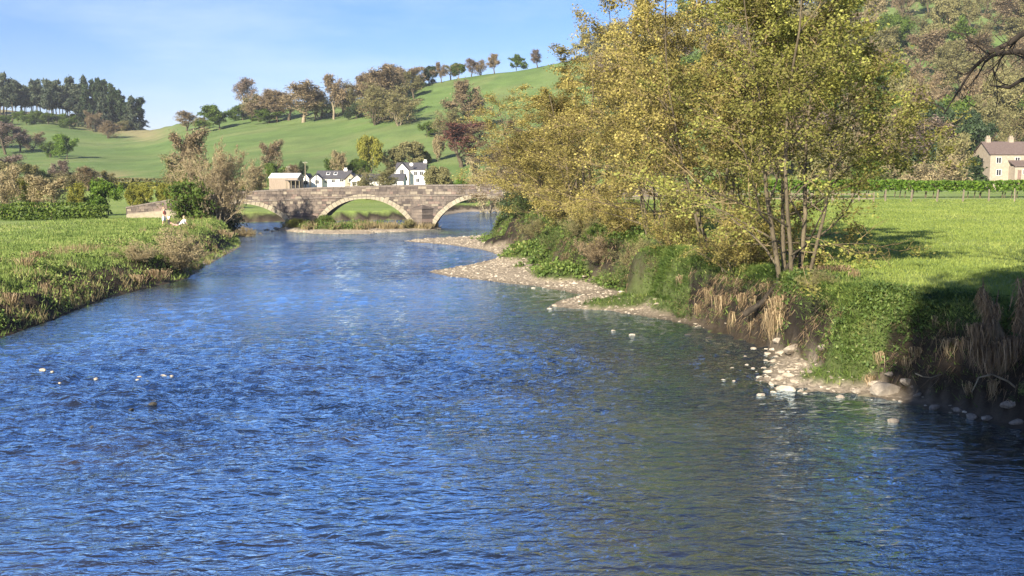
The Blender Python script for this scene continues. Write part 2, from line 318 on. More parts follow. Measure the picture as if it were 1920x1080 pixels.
# rough sward near the left bank
leftb = sstep((-14-X)/6)*(1-sstep((Y-118)/10))*(1-sstep((S2-11)/8))
C = mixc(C, (.12,.145,.035), leftb*.6); C = mixc(C, (.21,.19,.09), leftb*sstep((n2-.5)/.2)*.5)
pale = np.exp(-(((X+38)/22)**2 + ((Y-86)/9)**2)); C = mixc(C, (.27,.26,.11), pale*.55*sstep((n1-.35)/.2))
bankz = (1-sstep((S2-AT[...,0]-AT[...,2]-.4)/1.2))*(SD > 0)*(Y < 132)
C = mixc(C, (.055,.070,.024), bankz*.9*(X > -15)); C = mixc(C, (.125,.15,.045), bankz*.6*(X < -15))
isl = (SD < .2)*(GM > .05)*(Y > 105); C = mixc(C, (.13,.115,.055), isl*.9)
mud = np.array((.055,.042,.028))
nearb = (1-GM)*(SD > -.2)*(S2 < 14)
C = mixc(C, mud, np.clip(nearb, 0, 1)); C = mixc(C, (.016,.0125,.0095), np.clip(EM, 0, 1)*.97)  # bare earth, coloured near black to carry the shade of the undercut
C = mixc(C, (.30,.25,.185), np.clip(VM, 0, 1)*((SD > -.4) | (Y > 105)))
C = mixc(C, (.10,.075,.04), (SD < -.3)*1.0*(GM < .05)*(VM < .1))
dmp = np.exp(-(Z/.05)**2)*(SD < 3); C = C*(1-.45*np.clip(dmp, 0, 1)[..., None])
ny, nx = X.shape; idx = np.arange(nx*ny).reshape(ny, nx)
Fq = np.stack([idx[:-1,:-1], idx[:-1,1:], idx[1:,1:], idx[1:,:-1]], -1).reshape(-1, 4)
gmat, n, l, b = new_mat('land')
a = n.new('ShaderNodeAttribute'); a.attribute_name = 'ground_colour'
g = n.new('ShaderNodeAttribute'); g.attribute_name = 'gravel'
t = n.new('ShaderNodeTexCoord')
no = n.new('ShaderNodeTexNoise'); no.inputs['Scale'].default_value = 2.2; no.inputs['Detail'].default_value = 9; no.inputs['Roughness'].default_value = .72
l.new(t.outputs['Object'], no.inputs['Vector'])
mr = n.new('ShaderNodeMapRange'); mr.inputs['From Min'].default_value = .25; mr.inputs['From Max'].default_value = .75; mr.inputs['To Min'].default_value = .68; mr.inputs['To Max'].default_value = 1.3
l.new(no.outputs['Fac'], mr.inputs['Value'])
no3 = n.new('ShaderNodeTexNoise'); no3.inputs['Scale'].default_value = .11; no3.inputs['Detail'].default_value = 6; no3.inputs['Roughness'].default_value = .7
l.new(t.outputs['Object'], no3.inputs['Vector'])
mr3 = n.new('ShaderNodeMapRange'); mr3.inputs['From Min'].default_value = .3; mr3.inputs['From Max'].default_value = .7; mr3.inputs['To Min'].default_value = .80; mr3.inputs['To Max'].default_value = 1.18
l.new(no3.outputs['Fac'], mr3.inputs['Value'])
mm = n.new('ShaderNodeMath'); mm.operation = 'MULTIPLY'; l.new(mr.outputs[0], mm.inputs[0]); l.new(mr3.outputs[0], mm.inputs[1])
vo = n.new('ShaderNodeTexVoronoi'); vo.inputs['Scale'].default_value = 9; l.new(t.outputs['Object'], vo.inputs['Vector'])
sep = n.new('ShaderNodeSeparateColor'); l.new(vo.outputs['Color'], sep.inputs[0])
mrg = n.new('ShaderNodeMapRange'); mrg.inputs['To Min'].default_value = .55; mrg.inputs['To Max'].default_value = 1.35; l.new(sep.outputs[0], mrg.inputs['Value'])
mxf = n.new('ShaderNodeMix'); l.new(g.outputs['Fac'], mxf.inputs['Factor']); l.new(mm.outputs[0], mxf.inputs['A']); l.new(mrg.outputs[0], mxf.inputs['B'])
vm = n.new('ShaderNodeVectorMath'); vm.operation = 'SCALE'; l.new(a.outputs['Color'], vm.inputs[0]); l.new(mxf.outputs[0], vm.inputs['Scale'])
l.new(vm.outputs[0], b.inputs['Base Color']); b.inputs['Roughness'].default_value = .92; b.inputs['Specular IOR Level'].default_value = .15
bp = n.new('ShaderNodeBump'); bp.inputs['Strength'].default_value = .9; bp.inputs['Distance'].default_value = .22; l.new(no.outputs['Fac'], bp.inputs['Height']); l.new(bp.outputs['Normal'], b.inputs['Normal'])
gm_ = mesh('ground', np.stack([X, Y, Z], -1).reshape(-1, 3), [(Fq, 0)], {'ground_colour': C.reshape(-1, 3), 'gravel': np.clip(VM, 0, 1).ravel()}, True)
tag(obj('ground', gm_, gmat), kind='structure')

# ------------------------------------------------------------------ river water
wy = [-40.0]
while wy[-1] < 205:
    y = wy[-1]; wy.append(y + (2.0 if y < 10 else .055*(max(y, 14)/15)**1.45))
wy = np.array(wy)
wx = axis([(-48,-24,1.2,.2),(-24,-11,.13,.10),(-11,17,.10,.10),(17,40,.3,3),(40,175,6,10)])
WX, WY = np.meshgrid(wx, wy)
riff = fbm(WX/5+3, WY/9, 61, 3)
patch = .55 + .9*sstep((riff-.33)/.28)
# livelier riffle across the middle reach, quieter pools by the right bank and at the left bend
patch = patch*(.75 + .9*np.exp(-((WY-34-.25*WX)/7)**2) + .5*np.exp(-((WY-72)/9)**2))
patch = patch*(1-.4*np.exp(-(((WX-5)/3.6)**2+((WY-41)/7)**2)))*(1-.7*np.exp(-(((WX+17.5)/3)**2+((WY-61)/6)**2)))*(1-.6*np.exp(-(((WX+3)/4)**2+((WY-59)/4)**2)))
WZ = np.zeros_like(WX)
wr = np.random.default_rng(5)
warpx = (fbm(WX/1.7, WY/1.7, 71, 3)-.45)*1.3; warpy = (fbm(WX/1.7+9, WY/1.7, 81, 3)-.45)*1.3
dyr = np.gradient(wy)[:, None]
for i in range(54):
    lam = .24*(1.043**i); th = wr.normal(math.pi/2, .55); k = 2*math.pi/lam
    amp = (.046 if lam < .75 else .013)*lam/6.283*wr.uniform(.5, 1.3)
    ph = k*((WX+warpx)*math.cos(th)+(WY+warpy)*math.sin(th)) + wr.uniform(0, 6.28)
    WZ += amp*(np.sin(ph) + .3*np.cos(2*ph))*np.clip(lam/(2.2*dyr)-.3, 0, 1)
WZ = WZ*patch*1.15*(.55+.45*sstep((WY-15)/13))
ny, nx = WX.shape; idx = np.arange(nx*ny).reshape(ny, nx)
Fw = np.stack([idx[:-1,:-1], idx[:-1,1:], idx[1:,1:], idx[1:,:-1]], -1).reshape(-1, 4)
wsd, _ = river(WX, WY); keep = (wsd < 1.2).ravel()
Fw = Fw[keep[Fw].any(1)]
wm, n, l, b = new_mat('river_water'); n.remove(b)
t = n.new('ShaderNodeTexCoord')
def wnoise(sc, stretch, det=3, dist=.5):
    mpn = n.new('ShaderNodeMapping'); mpn.inputs['Scale'].default_value = stretch; l.new(t.outputs['Object'], mpn.inputs['Vector'])
    q = n.new('ShaderNodeTexNoise'); q.inputs['Scale'].default_value = sc; q.inputs['Detail'].default_value = det; q.inputs['Distortion'].default_value = dist
    l.new(mpn.outputs[0], q.inputs['Vector']); return q
na = wnoise(2.6, (.75, 1.7, 1), 3, .8); nc = wnoise(7.5, (.8, 1.5, 1), 3, .6); nb = wnoise(.16, (1, 1, 1), 4, 0); nd = wnoise(.2, (1.0, .75, 1), 4, .4)
r = ramp(n, [(.40, (.006,.012,.028)), (.52, (.012,.013,.017)), (.70, (.034,.027,.021))]); l.new(nb.outputs['Fac'], r.inputs['Fac'])
df = n.new('ShaderNodeBsdfDiffuse'); l.new(r.outputs[0], df.inputs['Color'])
gs = n.new('ShaderNodeBsdfGlossy'); gs.inputs['Color'].default_value = (.72, .87, 1, 1); gs.inputs['Roughness'].default_value = .05
st_ = n.new('ShaderNodeMapRange'); st_.inputs['From Min'].default_value = .35; st_.inputs['From Max'].default_value = .65; st_.inputs['To Min'].default_value = .55; st_.inputs['To Max'].default_value = 1.0; l.new(nd.outputs['Fac'], st_.inputs['Value'])
sx_ = n.new('ShaderNodeSeparateXYZ'); l.new(t.outputs['Object'], sx_.inputs[0])        # a smooth glide below the riffle
wob = n.new('ShaderNodeMath'); wob.operation = 'MULTIPLY_ADD'; wob.inputs[1].default_value = 26; l.new(nd.outputs['Fac'], wob.inputs[0]); l.new(sx_.outputs['Y'], wob.inputs[2])
tilt = n.new('ShaderNodeMath'); tilt.operation = 'MULTIPLY_ADD'; tilt.inputs[1].default_value = -.3; l.new(sx_.outputs['X'], tilt.inputs[0]); l.new(wob.outputs[0], tilt.inputs[2])
gl_ = n.new('ShaderNodeMapRange'); gl_.inputs['From Min'].default_value = 13; gl_.inputs['From Max'].default_value = 113; l.new(tilt.outputs[0], gl_.inputs['Value'])
reach = ramp(n, [(p_/100, (v_, v_, v_)) for p_, v_ in ((14,.40),(22,.55),(30,1.0),(39,1.0),(46,.62),(55,.30),(66,.34),(74,.85),(84,.45),(98,.8))]); l.new(gl_.outputs[0], reach.inputs['Fac']); gl_ = reach
sm_ = n.new('ShaderNodeMath'); sm_.operation = 'MULTIPLY'; l.new(st_.outputs[0], sm_.inputs[0]); l.new(gl_.outputs[0], sm_.inputs[1]); st_ = sm_
b1 = n.new('ShaderNodeBump'); b1.inputs['Distance'].default_value = .25; l.new(st_.outputs[0], b1.inputs['Strength']); l.new(na.outputs['Fac'], b1.inputs['Height'])
b2 = n.new('ShaderNodeBump'); b2.inputs['Distance'].default_value = .04; l.new(st_.outputs[0], b2.inputs['Strength']); l.new(nc.outputs['Fac'], b2.inputs['Height']); l.new(b1.outputs[0], b2.inputs['Normal'])
fr_ = n.new('ShaderNodeFresnel'); fr_.inputs['IOR'].default_value = 1.45; l.new(b2.outputs[0], fr_.inputs['Normal']); l.new(b2.outputs[0], gs.inputs['Normal'])
fm = n.new('ShaderNodeMath'); fm.operation = 'MULTIPLY'; fm.use_clamp = True; fm.inputs[1].default_value = 4.6; l.new(fr_.outputs[0], fm.inputs[0])
ms = n.new('ShaderNodeMixShader'); pw = n.new('ShaderNodeMath'); pw.operation = 'POWER'; pw.inputs[1].default_value = 1.35; l.new(fm.outputs[0], pw.inputs[0]); l.new(pw.outputs[0], ms.inputs[0]); l.new(df.outputs[0], ms.inputs[1]); l.new(gs.outputs[0], ms.inputs[2]); l.new(ms.outputs[0], n['Material Output'].inputs['Surface'])
tag(obj('river_water', mesh('river_water', np.stack([WX, WY, WZ], -1).reshape(-1, 3), [(Fw, 0)], None, True), wm), kind='structure')

# ------------------------------------------------------------------ trees: skeletons and foliage
def norm(v):
    q = math.sqrt(v[0]*v[0]+v[1]*v[1]+v[2]*v[2]) or 1
    return (v[0]/q, v[1]/q, v[2]/q)
def skeleton(rng, stems, spec):
    """stems: list of (origin, direction, length, radius). Returns segments (level, p, q, r0, r1) and twig points"""
    segs = []; pts = []
    last = len(spec)-1
    def br(p, d, L, r, lv):
        s = spec[lv]; n = s['n']; st = L/n; node = []
        for i in range(n):
            j = s['jit']
            d = norm((d[0]+rng.gauss(0, j), d[1]+rng.gauss(0, j), d[2]+rng.gauss(0, j)+s['up']))
            q = (p[0]+d[0]*st, p[1]+d[1]*st, p[2]+d[2]*st)
            r0 = r*(1-s['tap']*i/n); r1 = r*(1-s['tap']*(i+1)/n)
            segs.append((lv, p, q, r0, r1)); node.append((p, q, d, r0)); p = q
        if lv >= last-1:
            for a, c, dd, _ in node: pts.append(c); pts.append(((a[0]+c[0])/2, (a[1]+c[1])/2, (a[2]+c[2])/2))
        if lv == last: return
        k = s['kids']; k = rng.randint(int(k*.75), int(math.ceil(k*1.25)))
        for i in range(k):
            f = s['t0'] + (1-s['t0'])*(i+rng.random())/k
            ii = min(n-1, int(f*n)); a, c, dd, rr = node[ii]; fr = f*n-ii
            o = (a[0]+(c[0]-a[0])*fr, a[1]+(c[1]-a[1])*fr, a[2]+(c[2]-a[2])*fr)
            an = R(rng.gauss(s['ang'], s['ang']*.25)); az = rng.uniform(0, 6.283)
            h = (0, 0, 1) if abs(dd[2]) < .9 else (1, 0, 0)
            u = norm((dd[1]*h[2]-dd[2]*h[1], dd[2]*h[0]-dd[0]*h[2], dd[0]*h[1]-dd[1]*h[0]))
            w = (dd[1]*u[2]-dd[2]*u[1], dd[2]*u[0]-dd[0]*u[2], dd[0]*u[1]-dd[1]*u[0])
            ca, sa, cz, sz = math.cos(an), math.sin(an), math.cos(az), math.sin(az)
            nd = tuple(dd[q]*ca + (u[q]*cz+w[q]*sz)*sa for q in range(3))
            shape = s.get('shape', lambda x: 1-.55*x)(f)
            br(o, nd, L*s['cl']*shape*rng.uniform(.7, 1.2), max(rr*s['cr'], s.get('rmin', .004)), lv+1)
        
    for o, d, L, r in stems: br(o, norm(d), L, r, 0)
    return segs, np.array(pts)
def tubes(segs, k):
    if not len(segs): return np.zeros((0, 3)), np.zeros((0, 4), int)
    P = np.array([s[1] for s in segs]); Q = np.array([s[2] for s in segs]); r0 = np.array([s[3] for s in segs]); r1 = np.array([s[4] for s in segs])
    D = Q-P; D /= np.linalg.norm(D, axis=1)[:, None]+1e-9
    Q = Q + D*(r1*.4)[:, None]
    h = np.where(np.abs(D[:, 2:3]) < .9, np.array([[0, 0, 1.]]), np.array([[1., 0, 0]]))
    U = np.cross(D, h); U /= np.linalg.norm(U, axis=1)[:, None]; W = np.cross(D, U)
    a = np.arange(k)*2*math.pi/k
    ring = np.cos(a)[None, :, None]*U[:, None, :] + np.sin(a)[None, :, None]*W[:, None, :]
    V = np.concatenate([P[:, None]+ring*r0[:, None, None], Q[:, None]+ring*r1[:, None, None]], 1).reshape(-1, 3)
    base = np.arange(len(P))[:, None]*2*k; i = np.arange(k)[None]; j = (np.arange(k)+1)[None] % k
    F = np.stack([base+i, base+j, base+j+k, base+i+k], -1).reshape(-1, 4)
    return V, F
def leaves(rg, anchors, N, sig, size, aspect=1.6, quad=True, droop=0.0, tint=None):
    A = anchors[rg.integers(0, len(anchors), N)] + rg.normal(0, sig, (N, 3))
    d = rg.normal(0, 1, (N, 3)); d[:, 2] -= droop; d /= np.linalg.norm(d, axis=1)[:, None]
    e = np.cross(d, rg.normal(0, 1, (N, 3))); e /= np.linalg.norm(e, axis=1)[:, None]+1e-9
    s = size*rg.uniform(.6, 1.4, N)[:, None]
    tv = rg.uniform(0, 1, N) if tint is None else np.clip(tint(A)+rg.normal(0, .18, N), 0, 1)
    if quad:
        V = np.stack([A-d*s*aspect*.5, A+e*s*.5, A+d*s*aspect*.5, A-e*s*.5], 1).reshape(-1, 3); k = 4
    else:
        V = np.stack([A-d*s*aspect*.5-e*s*.4, A-d*s*aspect*.4+e*s*.4, A+d*s*aspect*.6], 1).reshape(-1, 3); k = 3
    return V, np.arange(N*k).reshape(N, k), np.repeat(tv, k)
def make_proto(name, segs, pts, split, kthick, kthin, lv):
    """-> dict of trunk mesh and crown mesh; crown slot 0 = leaves, slot 1 = twigs"""
    tv, tf = tubes([s for s in segs if s[0] <= split], kthick)
    wv, wf = tubes([s for s in segs if s[0] > split], kthin)
    LV, LF, LT = lv
    V = np.concatenate([LV, wv]); T = np.concatenate([LT, np.full(len(wv), .5)])
    tr = mesh(name+'_trunk', tv, [(tf, 0)], None, True)
    cr = mesh(name+'_crown', V, [(LF, 0), (wf+len(LV), 1)], {'tint': T})
    z1 = np.percentile(V[:, 2], 99.7); rx = np.percentile(np.hypot(V[:, 0], V[:, 1]), 97)
    for m_, c in ((tr, 1), (cr, 2)):
        for q in range(c): m_.materials.append(M['bark'])
    return dict(trunk=tr, crown=cr, h=z1, r=rx)
def plant(kind, P, loc, h, w, rz, leafm, twigm, barkm, label, cat='tree', group=None, lean=(0, 0), names=('trunk', 'crown')):
    e = empty(kind, loc, rz); e.rotation_euler = (lean[0], lean[1], rz)
    sx = w/2/P['r']; e.scale = (sx, sx, h/P['h'])
    for nm, m_, ms in ((names[0], P['trunk'], [barkm]), (names[1], P['crown'], [leafm, twigm])):
        o = bpy.data.objects.new(nm, m_); COL.objects.link(o); o.parent = e
        for i, q in enumerate(ms):
            o.material_slots[i].link = 'OBJECT'; o.material_slots[i].material = M[q]
    return tag(e, label, cat, group)
def hi_tint(A):
    z = A[:, 2]; return .5 + .35*(fbm(A[:, 0]*1.3+5, z*1.3+A[:, 1], 5, 3)-.45)*2

# --- riverside alders: several stems, fine twigs, small young leaves
def alder(seed, stems, H, nleaf, size=.075, sig=.13):
    rng = random.Random(seed); rg = np.random.default_rng(seed)
    st = []
    for i in range(stems):
        a = 6.283*i/stems + rng.uniform(-.4, .4); q = .12 + .17*rng.random()
        st.append(((.35*math.cos(a), .35*math.sin(a), -.4), (q*math.cos(a), q*math.sin(a), 1), H*rng.uniform(.8, 1.0), rng.uniform(.05, .085)))
    spec = [dict(n=9, jit=.055, up=.04, tap=.85, kids=15, t0=.07, ang=56, cl=.42, cr=.5, shape=lambda x: 1.15-.75*x),
            dict(n=6, jit=.16, up=.03, tap=.8, kids=8, t0=.2, ang=45, cl=.42, cr=.5, rmin=.012),
            dict(n=4, jit=.2, up=.02, tap=.7, kids=5, t0=.15, ang=42, cl=.5, cr=.55, rmin=.007),
            dict(n=3, jit=.25, up=.03, tap=.6)]
    segs, pts = skeleton(rng, st, spec)
    rm = np.percentile(np.hypot(pts[:, 0], pts[:, 1]), 96)*1.1; zt = np.percentile(pts[:, 2], 99.5)
    def lim(q): return np.hypot(q[:, 0], q[:, 1])/rm < np.sqrt(np.clip(1-(np.clip(q[:, 2]/zt-.5, 0, 9)/.62)**2, 0, 1))     # rounded head, no stray shoots
    pts = pts[lim(pts)]; kk = lim(np.array([q[2] for q in segs])); segs = [q for q, k in zip(segs, kk) if k]
    cl_ = pts[(rg.random(len(pts)) < .45) & (fbm(pts[:, 0]/1.1+pts[:, 2]/1.3, pts[:, 1]/1.1-pts[:, 2]/1.7, 9, 3) > .32)]           # leaves gather on some twigs, others stay bare
    lv = leaves(rg, cl_, nleaf, sig, size, 1.5, True, .2, lambda A: .5+1.7*(fbm(A[:, 0]/1.6+A[:, 2]/1.9, A[:, 1]/1.6-A[:, 2]/1.4, 6, 3)-.45))
    return make_proto('alder', segs, pts, 1, 6, 3, lv)
PA = [alder(3, 5, 13, 62000, .057, .115), alder(8, 5, 13, 58000, .066, .13), alder(15, 6, 13, 58000, .066, .13)]
# --- bare trees: rounded heads of fine twigs
def bare(seed, stems, H, split_ang, nbud, fork=.3, kids=(9, 7, 5), tw=.012, bud=.10, sig=.12, up=.07):
    rng = random.Random(seed); rg = np.random.default_rng(seed); st = []
    for i in range(stems):
        a = 6.283*i/stems + rng.uniform(-.4, .4); q = (.35 if stems > 1 else .03)*rng.uniform(.6, 1.3)
        st.append(((.15*(stems > 1)*math.cos(a), .15*(stems > 1)*math.sin(a), -.4), (q*math.cos(a), q*math.sin(a), 1), H*rng.uniform(.7, .85), .26 if stems == 1 else .13))
    spec = [dict(n=7, jit=.09, up=.04, tap=.8, kids=kids[0], t0=fork, ang=split_ang, cl=.62, cr=.55, shape=lambda x: 1.1-.5*x),
            dict(n=6, jit=.15, up=up, tap=.8, kids=kids[1], t0=.2, ang=40, cl=.5, cr=.5, rmin=tw*1.4),
            dict(n=4, jit=.18, up=.06, tap=.7, kids=kids[2], t0=.15, ang=34, cl=.55, cr=.55, rmin=tw),
            dict(n=3, jit=.2, up=.06, tap=.5)]
    segs, pts = skeleton(rng, st, spec)
    lv = leaves(rg, pts, max(nbud, 1), sig, bud, 2.4, False, -.3)
    return make_proto('bare', segs, pts, 1, 6, 3, lv)
PB = [bare(21, 1, 10, 50, 5200, .22, (13, 8, 4), .026, .17, .3), bare(22, 1, 10, 56, 5200, .25, (13, 8, 4), .026, .17, .3), bare(23, 5, 10, 40, 5600, .12, (9, 6, 4), .026, .17, .3)]
PBW = bare(24, 8, 10, 36, 16000, .12, (13, 9, 6), .015, .09, .1, .13)
PBR = bare(27, 1, 10, 58, 300, .5, (12, 6, 3), .012, .03, .02, .01)
M['bark_black'] = surf('dark_wet_bark', [(.3, (.016,.013,.010)), (.7, (.045,.036,.027))], 6, .9, .6, stretch=(1,1,.3))
# --- leafy round trees and bushes
def leafy(seed, H, nleaf, size, stems=1, t0=.28, sig=.35):
    rng = random.Random(seed); rg = np.random.default_rng(seed); st = []
    for i in range(stems):
        a = 6.283*i/stems; q = 0 if stems == 1 else .5
        st.append(((0.1*q*math.cos(a), .1*q*math.sin(a), -.4), (q*math.cos(a), q*math.sin(a), 1), H*.82, .22 if stems == 1 else .08))
    spec = [dict(n=6, jit=.07, up=.04, tap=.8, kids=18, t0=t0, ang=62, cl=.5, cr=.5, shape=lambda x: .55+.75*math.sin(math.pi*min(1, x*.9+.1))),
            dict(n=4, jit=.16, up=.05, tap=.8, kids=6, t0=.3, ang=46, cl=.5, cr=.5, rmin=.02), dict(n=3, jit=.2, up=.04, tap=.6)]
    segs, pts = skeleton(rng, st, spec)
    lv = leaves(rg, pts, nleaf, sig, size, 1.4, False, 0, hi_tint)
    return make_proto('leafy', segs, pts, 1, 5, 3, lv)
PL = [leafy(31, 10, 11000, .34), leafy(32, 10, 11000, .34)]
PBUSH = [leafy(33, 4, 6500, .2, 7, .06, .22), leafy(34, 4, 6500, .2, 8, .06, .22)]
def thicket(seed, H, nleaf, stems, size=.07):
    rng = random.Random(seed); rg = np.random.default_rng(seed)
    st = [((rng.gauss(0, .7), rng.gauss(0, .4), -.3), (rng.gauss(0, .5), rng.gauss(0, .45), 1), H*rng.uniform(.6, 1), .03) for _ in range(stems)]
    spec = [dict(n=6, jit=.14, up=0, tap=.7, kids=9, t0=.1, ang=45, cl=.4, cr=.6, rmin=.01), dict(n=3, jit=.2, up=.04, tap=.6, kids=4, t0=.2, ang=40, cl=.5, cr=.6, rmin=.007), dict(n=2, jit=.2, up=.03, tap=.5)]
    segs, pts = skeleton(rng, st, spec)
    return make_proto('thicket', segs, pts, 0, 4, 3, leaves(rg, pts, nleaf, .12, size, 1.6, True, 0, hi_tint))
PT = thicket(41, 4, 15000, 34)
# --- pines with clear stems and ragged flat heads; spruces
def pine(seed, H, t0):
    rng = random.Random(seed); rg = np.random.default_rng(seed)
    spec = [dict(n=7, jit=.03, up=.05, tap=.75, kids=15, t0=t0, ang=72, cl=.26, cr=.35, shape=lambda x: 1.15-.55*x), dict(n=3, jit=.15, up=.08, tap=.7, kids=5, t0=.35, ang=45, cl=.5, cr=.5, rmin=.02), dict(n=2, jit=.2, up=.1, tap=.5)]
    segs, pts = skeleton(rng, [((0, 0, -.5), (.04, 0, 1), H, .2)], spec)
    return make_proto('pine', segs, pts, 0, 5, 3, leaves(rg, pts, 5000, .34, .40, 1.6, False))
PP = [pine(51, 12, .46), pine(52, 12, .34), pine(53, 12, .40)]
def spruce(seed, H):
    rng = random.Random(seed); rg = np.random.default_rng(seed)
    spec = [dict(n=8, jit=.015, up=.05, tap=.93, kids=46, t0=.08, ang=94, cl=.24, cr=.3, shape=lambda x: 1.1-x), dict(n=3, jit=.08, up=-.03, tap=.7, kids=3, t0=.3, ang=40, cl=.4, cr=.5, rmin=.02), dict(n=2, jit=.1, up=0, tap=.5)]
    segs, pts = skeleton(rng, [((0, 0, -.5), (0, 0, 1), H, .2)], spec)
    return make_proto('spruce', segs, pts, 0, 5, 3, leaves(rg, pts, 4200, .22, .36, 1.8, False, .4))
PS = [spruce(61, 12), spruce(62, 12)]

def at_px(kind, P, px, py, hpx, wpx, leafm, twigm, barkm, label, cat='tree', group=None, depth=None, sink=.1):
    """a tree whose foot is at a spot of ground, sized in metres for that distance"""
    if depth: x, y = at_depth(px, depth), depth
    else: x, y = on_ground(px, py)
    m = y/FPX; wpx *= 1.15
    if cat == 'tree' and 380 < px < 1020 and not depth: wpx *= 1.15; hpx *= 1.12
    return plant(kind, P, (x, y, gz(x, y)-sink), hpx*m, wpx*m, rnd.uniform(0, 6.28), leafm, twigm, barkm, label, cat, group)

# riverside alders of the right bank (x, y, height, width)
ALD = [(0, 10.7,38.4,14.5,11.8,'alder_gr','tall many-stemmed alder with green young leaves rooted on the undercut bank','bark'),
       (1, 9.4,46.5,14.8,12.2,'alder','olive-leaved alder on the bank behind the green-leaved alder'),
       (2, 8.2,57.5,14.6,11.5,'alder','alder with a pale straight stem standing above the grassy tongue'),
       (0, 5.2,71,12.2,14,'alder','golden-olive alder on the bank above the long gravel spit'),
       (1, 2.9,86,10.4,14.5,'alder','golden-budded alder between the grassy mound and the bridge'),
       (2, 2.4,99,9.6,14,'brown','bare-looking tree with brown debris round its stems beside the dark green bush')]
for i, x, y, h, w, lm, lab, *bk in ALD:
    plant('alder_tree', PA[i], (x, y, gz(x, y)-.15), h, w, 1.3*x+y, lm, 'twig_alder' if lm != 'brown' else 'twig_brown', bk[0] if bk else 'bark', lab, 'tree', 'trees along the river bank')
for (x, y, h, w, lab) in ((9.8, 42.5, 2.5, 4.2, 'twiggy alder scrub under the green-leaved alder'), (8.4, 51.5, 2.4, 4.0, 'alder scrub behind the grassy tongue'), (6.6, 61, 2.2, 4.0, 'alder scrub around the pale straight stem'), (5.2, 67, 2.6, 4.4, 'alder scrub beside the pale dead stem'), (4.4, 79, 4.0, 6.5, 'alder scrub above the long grassy mound'), (4.2, 92, 4.4, 6.0, 'alder scrub next to the debris-wrapped tree')):
    plant('alder_scrub', PT, (x, y, gz(x, y)-.1), h, w, x*3+y, 'alder', 'twig_alder', 'bark', lab, 'thicket', 'alder scrub on the bank', names=('stems', 'foliage'))
# the bare tree reaching in at the edge of the field, and the trees by the near bank that shade it
plant('bare_tree', PBR, (15.3, 28.5, gz(15.3, 28.5)-.1), 14.5, 8.2, 2.2, 'brown', 'bark_black', 'bark_black', 'dark bare tree reaching twisted branches over the field edge')
for (x, y, h, w, lab) in ((-5.0, -12.5, 28.0, 13.5, 'tall leafy beech on the opposite near bank shading the stump bank'), (4.5, -22, 28, 13, 'tall leafy beech behind the first near-bank beech')):
    plant('leafy_tree', PL[1], (x, y, gz(x, y)-.2), h, w, .4, 'green', 'twig_brown', 'bark', lab)

# ------------------------------------------------------------------ left bank: bare tree, dark bush, willow thicket
x, y = -32.6, 113.0
plant('bare_tree', PBW, (x, y, gz(x, y)-.2), 9.6, 8.0, .5, 'pale', 'twig_pale', 'bark_pale', 'spreading pale bare tree with many stems in front of the first arch', 'tree')
x, y = -35.4, 111.6
plant('ivy_bush', PBUSH[0], (x, y, gz(x, y)-.2), 4.6, 5.2, 0, 'green', 'twig_brown', 'bark_dark', 'dense dark ivy bush against the end of the bridge wall', 'bush')
x, y = -33.4, 117.0
plant('ivy_bush', PBUSH[1], (x, y, gz(x, y)-.2), 3.8, 4.6, 0, 'dark', 'twig_brown', 'bark_dark', 'low dark evergreen bush behind the spreading bare tree', 'bush')
for (x, y, h, w, lab) in ((-22.0, 65.5, 2.5, 5.4, 'largest twiggy pale willow thicket leaning over the water'), (-23.2, 71.0, 1.0, 4.0, 'low willow thicket behind the largest thicket on the picnic bank'),
                          (-22.9, 62.0, 1.1, 3.0, 'small willow thicket beside the dark bank hollow')):
    plant('willow_thicket', PT, (x, y, gz(x, y)-.1), h, w, rnd.uniform(0, 6), 'pale', 'twig_pale', 'bark', lab, 'thicket', 'willow thickets on the left bank', names=('stems', 'foliage'))
for (x, y, h, w, mt, lab) in ((-26.0, 121.8, 1.1, 2.2, 'yellow', 'olive bush against the pier between the first and middle arch'), (-22.6, 123.2, 1.4, 2.4, 'green', 'green bush at the left springing of the middle arch'), (-12.6, 123.4, 1.2, 1.8, 'olive', 'small olive bush at the right springing of the middle arch'), (-29.0, 110.6, 1.3, 3.4, 'hay', 'pale straw-coloured bush at the water edge below the spreading bare tree')):
    plant('river_bush', PBUSH[1] if x > -28 else PT, (x, y, gz(x, y)-.1), h, w, x, mt, 'twig_brown', 'bark', lab, 'bush', None, names=('stems', 'foliage'))
x, y = .2, 97.0
plant('evergreen_bush', PBUSH[1], (x, y, gz(x, y)-.1), 2.3, 3.1, 0, 'dark', 'twig_brown', 'bark_dark', 'small dark green bush at the foot of the debris-wrapped tree', 'bush')

